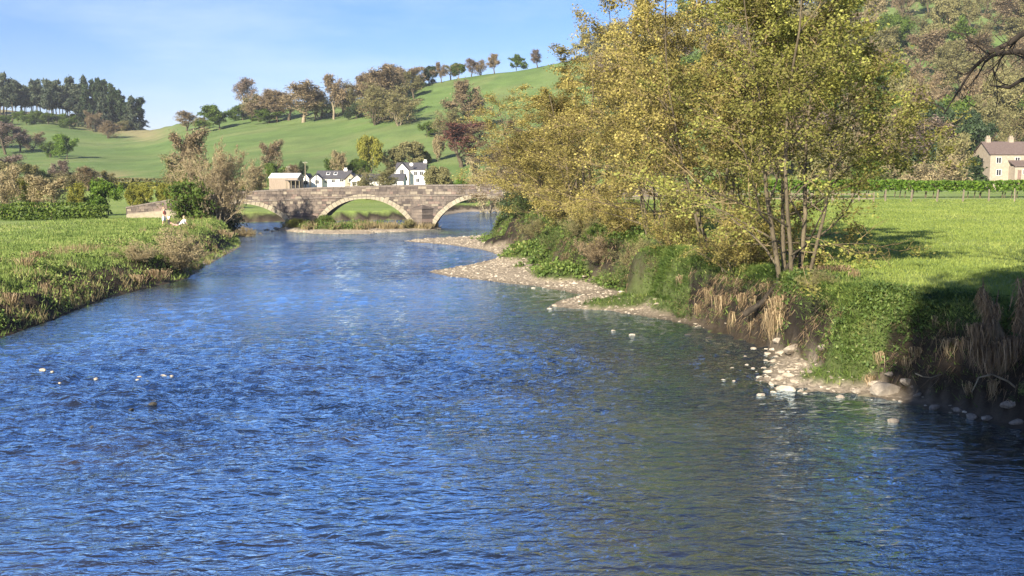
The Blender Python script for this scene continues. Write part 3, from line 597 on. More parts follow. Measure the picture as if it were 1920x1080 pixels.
# ------------------------------------------------------------------ trees beyond: (foot px, foot py, height px, width px) on the ground they grow on
G = 'trees beyond the bridge'
HILLG = 'trees on the green hill'
T = [
 # behind the meadow on the left
 ('bare_tree',2,18,398,100,70,'pale','twig_pale','bark_pale','tall pale bare tree behind the clipped hedge',128),
 ('bare_tree',2,60,396,72,58,'yellow','twig_pale','bark_pale','yellowish budding tree between two pale bare trees behind the hedge',131),
 ('bare_tree',0,100,400,80,66,'pale','twig_pale','bark_pale','pale tree with a forked trunk just behind the clipped hedge',126),
 ('bare_tree',1,142,388,62,52,'yellow','twig_pale','bark_pale','yellow budding tree next to the bright green round tree',134),
 ('leafy_tree',0,205,392,66,62,'bright','twig_brown','bark','bright green round tree at the end of the bridge approach wall',136),
 ('leafy_tree',1,248,385,50,36,'yellow','twig_pale','bark_pale','yellow-green clipped round tree in the row above the approach wall',150),
 ('leafy_tree',0,278,385,50,36,'yellow','twig_pale','bark_pale','yellow-green clipped round tree in the row above the approach wall',150),
 ('leafy_tree',1,308,384,52,38,'yellow','twig_pale','bark_pale','yellow-green clipped round tree in the row above the approach wall',150),
 ('leafy_tree',0,336,384,58,44,'yellow','twig_pale','bark_pale','yellow-green clipped round tree in the row above the approach wall',150),
 ('bare_tree',2,355,370,100,90,'olive','twig_pale','bark_pale','olive budding tree behind the spreading bare tree',160),
 ('bare_tree',0,352,330,128,64,'brown','twig_brown','bark_pale','tall brown tree rising above the olive budding tree',210),
 ('bare_tree',1,478,352,72,66,'pale','twig_pale','bark_pale','pale bare tree beside the planked barn',190),
 ('bare_tree',0,40,352,62,70,'olive','twig_brown','bark',None,215),('bare_tree',1,75,350,52,60,'olive','twig_brown','bark',None,220),
 ('bare_tree',2,130,350,40,60,'olive','twig_brown','bark',None,222),('bare_tree',0,168,350,46,50,'brown','twig_brown','bark',None,224),('bare_tree',1,208,348,38,44,'olive','twig_brown','bark',None,226),
 ('bare_tree',0,12,330,62,70,'purple','twig_brown','bark',None,262),('bare_tree',1,112,328,52,60,'purple','twig_brown','bark','grey-purple bare tree below the lone bright green hill tree',256),
 ('leafy_tree',0,80,338,34,40,'green','twig_brown','bark',None,245),
 # on the slopes
 ('leafy_tree',1,126,299,46,44,'bright','twig_brown','bark','lone bright green tree on the left hill pasture',None),
 ('leafy_tree',0,94,296,30,34,'green','twig_brown','bark',None,None),
 ('bare_tree',0,10,290,60,60,'purple','twig_brown','bark',None,None),('bare_tree',1,38,286,48,56,'purple','twig_brown','bark',None,None),('bare_tree',2,60,282,34,46,'brown','twig_brown','bark',None,None),('bare_tree',0,-20,280,52,60,'purple','twig_brown','bark',None,None),('bare_tree',1,5,262,34,44,'purple','twig_brown','bark',None,None),
 ('bare_tree',2,203,260,32,40,'brown','twig_brown','bark','round brown thorn tree alone below the tan pasture',None),
 ('leafy_tree',1,412,244,40,54,'green','twig_brown','bark','dark green round tree on the saddle of the hill',None),
 ('bare_tree',0,350,246,36,44,'brown','twig_brown','bark',None,None),('bare_tree',1,372,246,26,44,'olive','twig_brown','bark',None,None),
 ('bare_tree',0,461,208,60,40,'purple','twig_pale','bark_pale','tall thin bare tree standing against the sky on the hill shoulder',None),
 ('leafy_tree',0,455,226,26,44,'green','twig_brown','bark',None,None),('bare_tree',2,486,228,46,56,'brown','twig_brown','bark',None,None),('bare_tree',1,520,230,52,64,'brown','twig_brown','bark',None,None),
 ('leafy_tree',1,505,232,24,44,'green','twig_brown','bark',None,None),('bare_tree',0,569,230,64,74,'brown','twig_pale','bark_pale','brown oak with a stout pale trunk on the hill pasture',None),('bare_tree',2,600,222,40,50,'olive','twig_brown','bark',None,None),
 ('bare_tree',1,626,224,74,58,'brown','twig_pale','bark_pale','tall round-headed bare tree with a clear pale trunk on the hill',None),
 ('bare_tree',2,672,214,56,64,'olive','twig_brown','bark',None,None),('bare_tree',0,700,206,60,76,'brown','twig_brown','bark',None,None),('bare_tree',1,735,190,62,70,'brown','twig_brown','bark',None,None),
 ('bare_tree',2,705,234,60,80,'olive','twig_brown','bark',None,None),('bare_tree',2,748,236,52,66,'olive','twig_pale','bark_pale','leaning pale-stemmed tree at the lower edge of the hill copse',None),('bare_tree',0,762,178,46,50,'brown','twig_brown','bark',None,None),('bare_tree',1,685,192,46,54,'brown','twig_brown','bark',None,None),('leafy_tree',0,668,224,26,30,'dark','twig_brown','bark',None,None),
 ('leafy_tree',1,803,160,32,28,'dark','twig_brown','bark','dark green tree on the hill crest at the end of the copse',None),('leafy_tree',0,785,168,22,24,'green','twig_brown','bark',None,None),
 ('bare_tree',1,828,156,34,28,'brown','twig_brown','bark',None,None),('bare_tree',0,845,148,24,24,'olive','twig_brown','bark',None,None),('leafy_tree',1,860,143,24,28,'green','twig_brown','bark','small green tree in the line along the hill crest',None),('bare_tree',0,884,141,28,22,'purple','twig_brown','bark',None,None),('bare_tree',2,901,139,26,28,'brown','twig_brown','bark',None,None),('bare_tree',1,927,136,31,34,'brown','twig_brown','bark',None,None),('leafy_tree',0,968,132,24,28,'green','twig_brown','bark','last small green tree on the bare hill crest',None),('bare_tree',1,1008,128,30,30,'purple','twig_brown','bark',None,None),
 ('bare_tree',1,472,228,44,50,'olive','twig_brown','bark',None,None),('bare_tree',0,542,226,50,56,'brown','twig_brown','bark',None,None),('bare_tree',1,592,224,44,50,'olive','twig_brown','bark',None,None),('bare_tree',2,645,214,46,54,'brown','twig_brown','bark',None,None),('bare_tree',0,716,212,70,80,'brown','twig_brown','bark',None,None),('bare_tree',1,776,186,44,50,'olive','twig_brown','bark',None,None),('bare_tree',2,725,226,60,76,'olive','twig_brown','bark',None,None),
 ('bare_tree',0,866,296,86,96,'copper','twig_brown','bark','copper-red leaved tree at the foot of the hill',290),('bare_tree',1,884,248,84,80,'brown','twig_brown','bark',None,None),('bare_tree',2,838,262,50,60,'olive','twig_brown','bark',None,None),
 ('leafy_tree',1,822,290,50,26,'pale','twig_pale','bark_pale','slim pale silvery tree beside the copper-red tree',300),('leafy_tree',0,799,282,22,22,'yellow','twig_brown','bark',None,300),('leafy_tree',1,770,298,46,60,'olive','twig_brown','bark',None,296),('leafy_tree',0,800,258,26,30,'green','twig_brown','bark',None,None),
 # behind the farm
 ('bare_tree',0,508,336,84,40,'brown','twig_brown','bark','narrow brown tree standing behind the planked barn',262),('leafy_tree',1,520,340,44,40,'green','twig_brown','bark',None,258),('leafy_tree',0,572,338,44,24,'dark','twig_brown','bark','dark narrow evergreen beside the utility pole',262),
 ('leafy_tree',0,632,335,46,48,'green','twig_brown','bark',None,264),('leafy_tree',1,668,335,44,46,'green','twig_brown','bark',None,266),('bare_tree',0,640,336,62,34,'pale','twig_pale','bark_pale',None,262),('leafy_tree',1,697,332,84,56,'yellow','twig_pale','bark_pale','tall yellow-green tree behind the white bungalow',268),
 ('leafy_tree',0,740,330,60,50,'olive','twig_brown','bark',None,270),('bare_tree',1,545,338,42,50,'brown','twig_brown','bark',None,258),
 ('bare_tree',2,702,349,60,84,'olive','twig_brown','bark','round brown budding tree in front of the farm buildings',205),
 ('leafy_tree',1,822,352,70,62,'olive','twig_brown','bark','bushy olive tree between the farmhouse and the river trees',190),('leafy_tree',0,866,348,46,42,'bright','twig_brown','bark','bright green bush beside the olive tree above the bridge',200),('bare_tree',2,915,352,110,80,'pale','twig_pale','bark_pale','pale pinkish bare tree rising behind the third arch',180),('bare_tree',0,960,350,130,90,'brown','twig_brown','bark',None,186),
 ('leafy_tree',0,905,386,38,60,'olive','twig_brown','bark',None,205),('leafy_tree',1,690,386,24,34,'green','twig_brown','bark','low spreading tree on the meadow seen through the middle arch',215),('leafy_tree',1,962,384,46,60,'olive','twig_brown','bark',None,205),
 # right: around the stone house
 ('bare_tree',2,1738,342,118,138,'pale','twig_pale','bark_pale','wide pale bare tree beside the stone house',172),('bare_tree',2,1690,344,96,80,'olive','twig_pale','bark_pale','olive budding tree beside the wide pale bare tree',176),('bare_tree',0,1775,338,150,70,'olive','twig_pale','bark_pale','tall budding tree behind the wide pale bare tree',190),
 ('spruce_tree',0,1822,342,112,56,'dark','twig_brown','bark_dark','dark conical evergreen against the gable of the stone house',180),
 ('leafy_tree',0,1770,285,140,100,'dark','twig_brown','bark_dark','large dark evergreen tree at the foot of the wooded hillside',236),('leafy_tree',1,1822,285,130,92,'dark','twig_brown','bark_dark','dark evergreen tree behind the chimneys of the stone house',238),('leafy_tree',1,1735,285,130,70,'dark','twig_brown','bark_dark','dark evergreen at the edge of the wooded hillside',240),
 ('leafy_tree',0,1872,300,62,40,'olive','twig_brown','bark',None,232),('leafy_tree',1,1640,340,110,90,'green','twig_brown','bark',None,180),('bare_tree',1,1600,342,130,100,'olive','twig_brown','bark',None,186),('leafy_tree',0,1540,344,100,90,'olive','twig_brown','bark',None,190),
]
GEN = {('bare','olive'):'olive budding tree','green':1}
desc = {'olive':'olive budding','brown':'brown bare','purple':'purple-brown bare','green':'mid green leafy','yellow':'yellow-green leafy','pale':'pale bare','dark':'dark evergreen','copper':'copper','bright':'bright green'}
for kind, pi, px, py, hp, wp, lm, tm, bm, lab, dep in T:
    P = {'bare_tree': PB, 'leafy_tree': PL, 'spruce_tree': PS}[kind][pi]
    gname = None
    if lab is None:
        where = ('among the trees at the foot of the slope behind the hedge' if px < 240 and dep else 'on the far left hillside' if px < 340 else 'in the scattered copse on the green hill' if dep is None and py > 170 else 'in the line of trees along the hill crest' if dep is None else 'among the trees around the farm behind the bridge' if px < 1000 else 'at the field edge below the wooded hillside')
        lab = desc[lm] + ' tree ' + where; gname = desc[lm] + ' trees ' + where
    elif 'clipped round' in lab: gname = 'clipped round trees above the approach wall'
    at_px(kind, P, px, py, hp, wp, lm, tm, bm, lab, 'tree', gname, dep)
# pines on the far left ridge
for i, px in enumerate(np.linspace(-60, 268, 62)):
    px += rnd.uniform(-4, 4); dense = px > 165
    skyl = np.interp(px, SKY_T[:,0], SKY_T[:,1])
    y = rnd.uniform(575, 640) if not dense else rnd.uniform(560, 615)
    x = at_depth(px, y); foot = HZ - (gz(x, y)-CAM_H)*FPX/y
    top = np.interp(px, [-60,0,60,130,190,230,268], [150,152,158,160,160,176,202]) + rnd.uniform(-14, 14)
    if dense:
        at_px('spruce_tree' if i % 3 else 'pine_tree', (PS if i % 3 else PP)[i % 2], px, 0, foot-top, rnd.uniform(24, 34), 'pine' if i % 2 else 'dark', 'twig_brown', 'bark_dark', 'dark conifer in the dense end of the ridge plantation', 'tree', 'dense ridge conifers', y)
    else:
        at_px('pine_tree', PP[i % 3], px, 0, foot-top, rnd.uniform(20, 40), 'pine', 'twig_brown', 'bark', 'tall pine with a clear stem in the open part of the ridge plantation', 'tree', 'open ridge pines', y)
for px, y in ((-30, 570), (5, 565), (20, 560), (45, 580), (60, 565), (85, 585), (100, 570), (122, 575), (140, 560), (150, 590), (235, 560)):
    x = at_depth(px, y)
    at_px('leafy_tree', PL[0], px, 0, 20, 30, 'green' if px < 200 else 'olive', 'twig_brown', 'bark', 'low green shrub at the foot of the ridge plantation', 'shrub', 'shrubs below the ridge pines', y)
at_px('bare_tree', PB[2], 186, 0, 40, 34, 'brown', 'twig_brown', 'bark', 'brown bare tree in front of the dark ridge conifers', 'tree', None, 555)
# the wood on the hillside to the right
kinds = [('bare_tree', PB, 'brown', 'twig_brown'), ('bare_tree', PB, 'olive', 'twig_brown'), ('bare_tree', PB, 'purple', 'twig_brown'), ('leafy_tree', PL, 'olive', 'twig_brown'), ('leafy_tree', PL, 'green', 'twig_brown'), ('bare_tree', PB, 'pale', 'twig_pale')]
wts = [.30, .26, .18, .14, .06, .06]
cnt = 0
for row, d in enumerate((243, 257, 272, 296, 322, 350, 380, 412, 446, 480, 510)):
    nn = 20
    for k in range(nn):
        px = 1120 + (k + .5*(row % 2) + rnd.uniform(-.3, .3))*(2060-1120)/nn
        if px > 1868 and d < 262: continue
        if px < 1330 and d < 330: continue
        dd = d + rnd.uniform(-8, 8); x = at_depth(px, dd)
        kn, PPs, lm, tm = rnd.choices(kinds, wts)[0]; cnt += 1
        h = rnd.uniform(11.5, 17); w = rnd.uniform(12, 17)
        plant(kn, PPs[rnd.randrange(len(PPs))], (x, dd, gz(x, dd)-.2), h, w, rnd.uniform(0, 6.28), lm, tm, 'bark', (desc[lm].replace('olive budding', 'dense olive leafing') if kn == 'leafy_tree' else desc[lm])+' tree ' + ('edging' if d < 262 else 'low in' if d < 330 else 'half-way up' if d < 420 else 'high in') + ' the wood on the hillside above the stone house', 'tree', desc[lm]+' hillside wood '+kn.split('_')[0]+(' edge' if d < 262 else ' low' if d < 330 else ' middle' if d < 420 else ' high'))
# rough hedge lines on the slopes
def hedge(name, line, h, w, lm, label, dens=70, size=.13, stems=False, group=None, gap=0.0):
    x0, y0 = line[0]; z0 = gz(x0, y0); e = empty(name, (x0, y0, z0)); rg = np.random.default_rng(len(bpy.data.objects))
    A = []; S = MB()
    for (xa, ya), (xb, yb) in zip(line[:-1], line[1:]):
        L = math.hypot(xb-xa, yb-ya); n_ = int(L*dens*h)
        t_ = rg.random(n_); px_ = xa+(xb-xa)*t_; py_ = ya+(yb-ya)*t_; nxv, nyv = -(yb-ya)/L, (xb-xa)/L
        o_ = rg.uniform(-.5, .5, n_); hh = h*(.9+.22*(fbm(px_/2.2, py_/2.2, 5, 2)-.4))
        q = rg.random(n_); shell = rg.random(n_) < .6
        o_ = np.where(shell & (q < .55), -.5+rg.normal(0, .05, n_)*np.sign(nyv or 1), o_)
        zz = np.where(shell & (q >= .55), 1, rg.random(n_))
        if gap: zz = gap + (1-gap)*zz
        A.append(np.stack([px_+nxv*o_*w-x0, py_+nyv*o_*w-y0, ground(px_, py_)-z0+zz*hh], 1))
        for i in range(int(L/(1.1 if stems else 3))):
            f = rg.random(); sx, sy = xa+(xb-xa)*f-x0, ya+(yb-ya)*f-y0; sz = gz(sx+x0, sy+y0)-z0; r_ = .05
            S.hexa([(sx-r_,sy-r_,sz-.2),(sx+r_,sy-r_,sz-.2),(sx+r_,sy+r_,sz-.2),(sx-r_,sy+r_,sz-.2),(sx-r_+.2,sy-r_,sz+h*.7),(sx+r_+.2,sy-r_,sz+h*.7),(sx+r_+.2,sy+r_,sz+h*.7),(sx-r_+.2,sy+r_,sz+h*.7)])
    A = np.concatenate(A); V, F, Tn = leaves(rg, A, len(A), .05, size*1.4, 1.4, True)
    o = obj('foliage', mesh('hedge_foliage', V, [(F, 0)], {'tint': Tn}), M[lm], e)
    tag(S.build('stems', M['bark'], e), kind='stuff')
    return tag(e, label, 'hedge', group)
hedge('clipped_hedge', [(-75, 112), (-56, 113), (-46.5, 113.5)], 1.45, 1.3, 'green', 'long clipped hedge closing the meadow where the people picnic', 110, .16)
hedge('clipped_hedge', [(-80, 118.5), (-58, 119), (-50, 119.5)], 2.0, 1.3, 'green', 'second clipped hedge running just behind the long meadow hedge', 90, .16)
hedge('clipped_hedge', [(-49.6, 116.5), (-46.2, 116.5)], 1.7, 1.6, 'green', 'short square clipped hedge at the end of the approach wall', 150, .16)
hedge('field_hedge', [(22, 123), (40, 123.5), (76, 124.5)], 2.25, 1.5, 'bright', 'straight green hedge with bare stems behind the field fence', 110, .17, True, None, .42)
hedge('field_hedge', [(-118, 240), (-95, 244), (-76, 248), (-66, 246)], 2.6, 2, 'olive', 'brownish hedge at the bottom of the left hill pasture', 40, .3)
hedge('field_hedge', [(-112, 232), (-80, 232), (-60, 231)], 1.6, 1.5, 'yellow', 'bright low hedge below the brownish hedge', 50, .25)

# ------------------------------------------------------------------ stone bridge
BY = 125.0; BT = 5.2
ARCH = [(-33.4, 5.9, .70, 3.15), (-18.15, 5.6, .75, 3.75), (-3.9, 5.6, .55, 3.85)]     # centre x, half span, spring z, crown z
def circ(a):
    c, hs, zs, zc = a; rise = zc-zs; r_ = (hs*hs+rise*rise)/(2*rise); return c, zc-r_, r_
RING = .52
def top_z(x): return np.interp(x, [-60,-47.5,-40.5,-33,-24,-12,0,12,26], [2.5,2.75,3.95,4.65,5.15,5.45,5.52,5.4,5.0])
def under(x, extra=0.0):
    for a in ARCH:
        c, zc, r_ = circ(a); rr = r_+extra; hs = a[1]+ (extra*a[1]/r_ if extra else 0)
        if abs(x-c) < hs: return zc+math.sqrt(max(rr*rr-(x-c)**2, 0))
    return -1.2
br = empty('stone_bridge', (-18.15, BY, 0)); ox = -18.15
tag(br, 'old three-arched stone bridge with a sloping approach wall across the river', 'bridge')
bx = [-47.5]
while bx[-1] < 26: bx.append(bx[-1]+.3)
for a in ARCH: bx += [a[0]-a[1]-.001, a[0]-a[1]+.001, a[0]+a[1]-.001, a[0]+a[1]+.001]
bx = sorted(bx)
mb = MB(); V = []
for x in bx:
    u_, tz = under(x), float(top_z(x))-.16
    V += [(x-ox, 0, u_), (x-ox, 0, tz), (x-ox, BT, u_), (x-ox, BT, tz), (x-ox, .42, tz), (x-ox, BT-.42, tz), (x-ox, .42, tz-1.05), (x-ox, BT-.42, tz-1.05)]
Fb = []
for i in range(len(bx)-1):
    a_, c_ = i*8, (i+1)*8
    Fb += [(a_, c_, c_+1, a_+1), (a_+2, a_+3, c_+3, c_+2), (a_, a_+2, c_+2, c_), (a_+1, c_+1, c_+4, a_+4), (a_+4, c_+4, c_+6, a_+6), (a_+6, c_+6, c_+7, a_+7), (a_+7, c_+7, c_+5, a_+5), (a_+5, c_+5, c_+3, a_+3)]
e_ = len(V)-8; Fb += [(0, 1, 4, 6, 7, 5, 3, 2), (e_, e_+2, e_+3, e_+5, e_+7, e_+6, e_+4, e_+1)]
mb.poly(V, Fb); mb.build('core', M['core'], br)
# coursed masonry facing: real blocks with open joints
mb = MB(); rr = random.Random(4); z = -.5; row = 0
while z < 5.6:
    hgt = rr.uniform(.24, .36); x = -47.5 + rr.uniform(0, .5)
    while x < 25.5:
        L = rr.uniform(.35, .95); x0, x1 = x+.015, x+L-.015; x += L
        tz = float(top_z((x0+x1)/2))-.19; zz1 = min(z+hgt-.022, tz)
        ua, ub = under(x0, RING), under(x1, RING)
        za, zb = max(z, ua), max(z, ub)
        if min(zz1-za, zz1-zb) < .06: continue
        if any(abs((x0+x1)/2-a[0]) < a[1] and zz1 < under((x0+x1)/2, RING) for a in ARCH): continue
        d = -.035-rr.random()*.045
        mb.hexa([(x0-ox, d, za), (x1-ox, d, zb), (x1-ox, .02, zb), (x0-ox, .02, za), (x0-ox, d, zz1), (x1-ox, d, zz1), (x1-ox, .02, zz1), (x0-ox, .02, zz1)], rr.choices([0,1,2,3], [.55,.2,.15,.1])[0])
    z += hgt; row += 1
M['stone2'] = surf('bridge_stone_dark', [(.25, (0.049,0.041,0.038)), (.55, (0.087,0.071,0.061)), (.8, (0.131,0.108,0.093))], 1.4, .9, .5, 9)
M['stone3'] = surf('bridge_stone_pale', [(.25, (0.163,0.138,0.106)), (.55, (0.228,0.193,0.144)), (.8, (0.305,0.260,0.194))], 1.4, .9, .4, 9)
M['stone4'] = surf('bridge_stone_pink', [(.25, (0.120,0.086,0.071)), (.55, (0.180,0.133,0.108)), (.8, (0.239,0.181,0.144))], 1.4, .9, .4, 9)
tag(mb.build('masonry', [M['stone'], M['stone2'], M['stone3'], M['stone4']], br), kind='stuff')
for a in ARCH:                                    # arch stones, each its own piece, on the near face
    c, zc, r_ = circ(a); th = math.asin(min(1, a[1]/r_)); nV = 25
    for i in range(nV):
        t0 = -th+2*th*i/nV+.003; t1 = -th+2*th*(i+1)/nV-.003; d = -.11-rr.random()*.03; q = []
        for yy in (d, .25):
            pass
        ri, ro = r_-.03, r_+RING+rr.uniform(-.03, .05)
        P8 = [(c-ox+ri*math.sin(t0), zc+ri*math.cos(t0)), (c-ox+ri*math.sin(t1), zc+ri*math.cos(t1)), (c-ox+ro*math.sin(t1), zc+ro*math.cos(t1)), (c-ox+ro*math.sin(t0), zc+ro*math.cos(t0))]
        m1 = MB(); m1.hexa([(P8[0][0], d, P8[0][1]), (P8[1][0], d, P8[1][1]), (P8[1][0], .3, P8[1][1]), (P8[0][0], .3, P8[0][1]), (P8[3][0], d, P8[3][1]), (P8[2][0], d, P8[2][1]), (P8[2][0], .3, P8[2][1]), (P8[3][0], .3, P8[3][1])])
        m1.build('arch_stone', M['arch'], br)
x = -47.5                                         # coping stones of the near parapet
while x < 25:
    L = rr.uniform(.9, 1.35); za, zb = float(top_z(x)), float(top_z(x+L)); m1 = MB()
    m1.hexa([(x+.01-ox,-.10,za-.2), (x+L-.01-ox,-.10,zb-.2), (x+L-.01-ox,.50,zb-.2), (x+.01-ox,.50,za-.2), (x+.01-ox,-.08,za-.03), (x+L-.01-ox,-.08,zb-.03), (x+L-.01-ox,.48,zb), (x+.01-ox,.48,za)])
    m1.build('coping_stone', M['coping'], br); x += L
x = -40                                           # projecting string course
while x < 25:
    L = rr.uniform(1.1, 1.7); za, zb = float(top_z(x))-1.28, float(top_z(x+L))-1.28; m1 = MB()
    m1.hexa([(x+.01-ox,-.14,za-.13), (x+L-.01-ox,-.14,zb-.13), (x+L-.01-ox,.02,zb-.13), (x+.01-ox,.02,za-.13), (x+.01-ox,-.14,za), (x+L-.01-ox,-.14,zb), (x+L-.01-ox,.02,zb+.02), (x+.01-ox,.02,za+.02)])
    m1.build('string_course', M['coping'], br); x += L
for cx, hw, hz in ((-25.6, 1.4, 1.5), (-11.0, 1.35, 2.45)):      # cutwaters with sloped caps
    m1 = MB(); z = -.8; 
    while z < hz-.05:
        h_ = min(rr.uniform(.34, .46), hz-z); j = rr.uniform(-.03, .03)
        for s_ in (-1, 1):
            m1.poly([(cx-ox, -1.0+j, z+.01), (cx-ox+s_*(hw+j), -.02, z+.01), (cx-ox, -.02, z+.01), (cx-ox, -1.0+j, z+h_-.015), (cx-ox+s_*(hw+j), -.02, z+h_-.015), (cx-ox, -.02, z+h_-.015)],
                    [(0,2,1),(3,4,5),(0,1,4,3),(1,2,5,4),(2,0,3,5)] if s_ > 0 else [(0,1,2),(3,5,4),(0,3,4,1),(1,4,5,2),(2,5,3,0)], rr.choice([0, 0, 1, 1, 3]))
        z += h_
    m1.build('cutwater', [M['stone'], M['stone2'], M['stone3'], M['stone4']], br)
    m1 = MB(); m1.poly([(cx-ox, -1.08, hz), (cx-ox+hw+.1, -.02, hz), (cx-ox-hw-.1, -.02, hz), (cx-ox, -.02, hz+.6), (cx-ox, -1.08, hz+.12), (cx-ox+hw+.1, -.02, hz+.12), (cx-ox-hw-.1, -.02, hz+.12)], [(0,2,1), (0,1,5,4), (2,0,4,6), (4,5,3), (6,4,3), (1,2,6,5), (5,6,3)])
    m1.build('cutwater_cap', M['stone2'], br)
m1 = MB()                                         # low plinth at the foot of the approach wall
m1.hexa([(-47.3-ox,-.5,.8),(-38.5-ox,-.5,.8),(-38.5-ox,.0,.8),(-47.3-ox,.0,.8),(-47.3-ox,-.5,1.75),(-38.5-ox,-.5,2.55),(-38.5-ox,-.05,2.7),(-47.3-ox,-.05,1.9)]); m1.build('plinth', M['arch'], br)

# ------------------------------------------------------------------ farm and houses
def window(parent, x, y, z, w, h, name='window', mat='frame'):
    m1 = MB(); f = .07
    for q in ((-w/2-f, w/2+f, -h/2-f, -h/2), (-w/2-f, w/2+f, h/2, h/2+f), (-w/2-f, -w/2, -h/2, h/2), (w/2, w/2+f, -h/2, h/2), (-.03, .03, -h/2, h/2)):
        m1.box(x+q[0], x+q[1], y-.05, y+.02, z+q[2], z+q[3])
    fo = m1.build(name, M[mat], parent); m1 = MB(); m1.box(x-w/2, x+w/2, y-.02, y+.03, z-h/2, z+h/2); m1.build('pane', M['glass'], fo)
def gabled(parent, x0, x1, y0, y1, z0, ze, zr, along='x', wall='white', roof='slate', over=.25, wname='wall', rname='roof'):
    m1 = MB()
    if along == 'x':
        ym = (y0+y1)/2
        m1.poly([(x0,y0,z0),(x1,y0,z0),(x1,y1,z0),(x0,y1,z0),(x0,y0,ze),(x1,y0,ze),(x1,y1,ze),(x0,y1,ze),(x0,ym,zr),(x1,ym,zr)], [(0,1,5,4),(2,3,7,6),(1,2,6,9,5),(3,0,4,8,7),(4,5,9,8),(6,7,8,9)])
        k = (zr-ze)/(ym-y0); ya, yb = y0-over, y1+over; za = ze-k*over+.06; p = [(x0-over,ya,za),(x1+over,ya,za),(x1+over,ym,zr+.06),(x0-over,ym,zr+.06),(x1+over,yb,za),(x0-over,yb,za)]
    else:
        xm = (x0+x1)/2
        m1.poly([(x0,y0,z0),(x1,y0,z0),(x1,y1,z0),(x0,y1,z0),(x0,y0,ze),(x1,y0,ze),(x1,y1,ze),(x0,y1,ze),(xm,y0,zr),(xm,y1,zr)], [(0,1,5,8,4),(2,3,7,9,6),(1,2,6,5),(3,0,4,7),(4,8,9,7),(5,6,9,8)])
        k = (zr-ze)/(xm-x0); xa, xb = x0-over, x1+over; za = ze-k*over+.06; p = [(xa,y0-over,za),(xm,y0-over,zr+.06),(xm,y1+over,zr+.06),(xa,y1+over,za),(xb,y0-over,za),(xb,y1+over,za)]
    m1.build(wname, M[wall], parent)
    th = .12; q = [(a_, b_, c_+th) for a_, b_, c_ in p]; m1 = MB()
    if along == 'x': m1.poly(p+q, [(0,3,2,1),(3,5,4,2),(6,7,8,9),(9,8,10,11),(0,1,7,6),(4,5,11,10),(0,6,9,3),(3,9,11,5),(1,2,8,7),(2,4,10,8)])
    else: m1.poly(p+q, [(0,1,2,3),(1,4,5,2),(6,9,8,7),(7,8,11,10),(0,6,7,1),(1,7,10,4),(3,2,8,9),(2,5,11,8),(0,3,9,6),(4,10,11,5)])
    return m1.build(rname, M[roof], parent)
def chimney(parent, x, y, z0, z1, mat, pot=True):
    m1 = MB(); m1.box(x-.4, x+.4, y-.3, y+.3, z0, z1); m1.box(x-.46, x+.46, y-.36, y+.36, z1, z1+.14)
    if pot: m1.box(x-.28, x-.06, y-.12, y+.12, z1+.14, z1+.5); m1.box(x+.06, x+.28, y-.12, y+.12, z1+.14, z1+.5)
    m1.build('chimney', M[mat], parent)
S = 230/FPX                                      # metres per photo pixel at the farm
def fx(px): return (px-960)*S
def fz(py): return CAM_H-(py-HZ)*S
FG = 3.0
h1 = empty('white_bungalow', (fx(620), 230, FG)); tag(h1, 'white bungalow with slate roof, two roof lights and two front gables', 'house')
dx = fx(620)
gabled(h1, fx(592)-dx, fx(654)-dx, 1.2, 8.2, 0, fz(335)-FG, fz(321)-FG, 'x', 'white', 'slate')
gabled(h1, fx(586)-dx, fx(606)-dx, -.6, 4, 0, fz(335.5)-FG, fz(327)-FG, 'y', 'white', 'slate', wname='gable_wing', rname='wing_roof')
gabled(h1, fx(568)-dx, fx(581)-dx, .4, 6, 0, fz(335)-FG, fz(326.5)-FG, 'y', 'white', 'slate', wname='gable_wing', rname='wing_roof')
gabled(h1, fx(648)-dx, fx(669)-dx, .2, 6, 0, fz(336)-FG, fz(325.5)-FG, 'y', 'cream', 'slate', wname='gable_wing', rname='wing_roof')
for px_, py_, w, h, yy in ((597.5,341,.8,.8,-.6),(625,339.5,.7,.55,1.2),(641,338.5,.8,.5,1.2),(658,338,.7,.8,.2),(575,342,.9,.9,.4),(611,340,.5,.6,1.2)): window(h1, fx(px_)-dx, yy-.02, fz(py_)-FG, w, h)
for px_ in (613, 627):                            # roof lights lying in the front slope
    ze, zr = fz(335)-FG, fz(321)-FG; t_ = .55; yy = 1.2+3.5*t_; zz = ze+(zr-ze)*t_+.2; k = (zr-ze)/3.5; m1 = MB(); w = .42; x_ = fx(px_)-dx; q = .55
    m1.hexa([(x_-w,yy-q,zz-q*k),(x_+w,yy-q,zz-q*k),(x_+w,yy+q,zz+q*k),(x_-w,yy+q,zz+q*k),(x_-w,yy-q,zz-q*k+.1),(x_+w,yy-q,zz-q*k+.1),(x_+w,yy+q,zz+q*k+.1),(x_-w,yy+q,zz+q*k+.1)]); rl = m1.build('roof_light', M['frame'], h1)
    m1 = MB(); w -= .09; q -= .1; zz += .105
    m1.poly([(x_-w,yy-q,zz-q*k),(x_+w,yy-q,zz-q*k),(x_+w,yy+q,zz+q*k),(x_-w,yy+q,zz+q*k)], [(0,1,2,3)]); m1.build('pane', M['glass'], rl)
chimney(h1, fx(644)-dx, 4.7, fz(323)-FG, fz(318.5)-FG, 'white')
h2 = empty('planked_barn', (fx(530), 222, FG)); tag(h2, 'timber-planked barn with pale sheet roof and an open lean-to', 'barn'); dx = fx(530)*1.0
sx = 222/230; 
def bxp(p): return (p-960)*222/FPX-dx
def bzp(p): return CAM_H-(p-HZ)*222/FPX-FG
gabled(h2, bxp(507), bxp(560), 0, 6.5, 0, bzp(334), bzp(326), 'x', 'plank', 'tin', .15)
x_ = bxp(507)
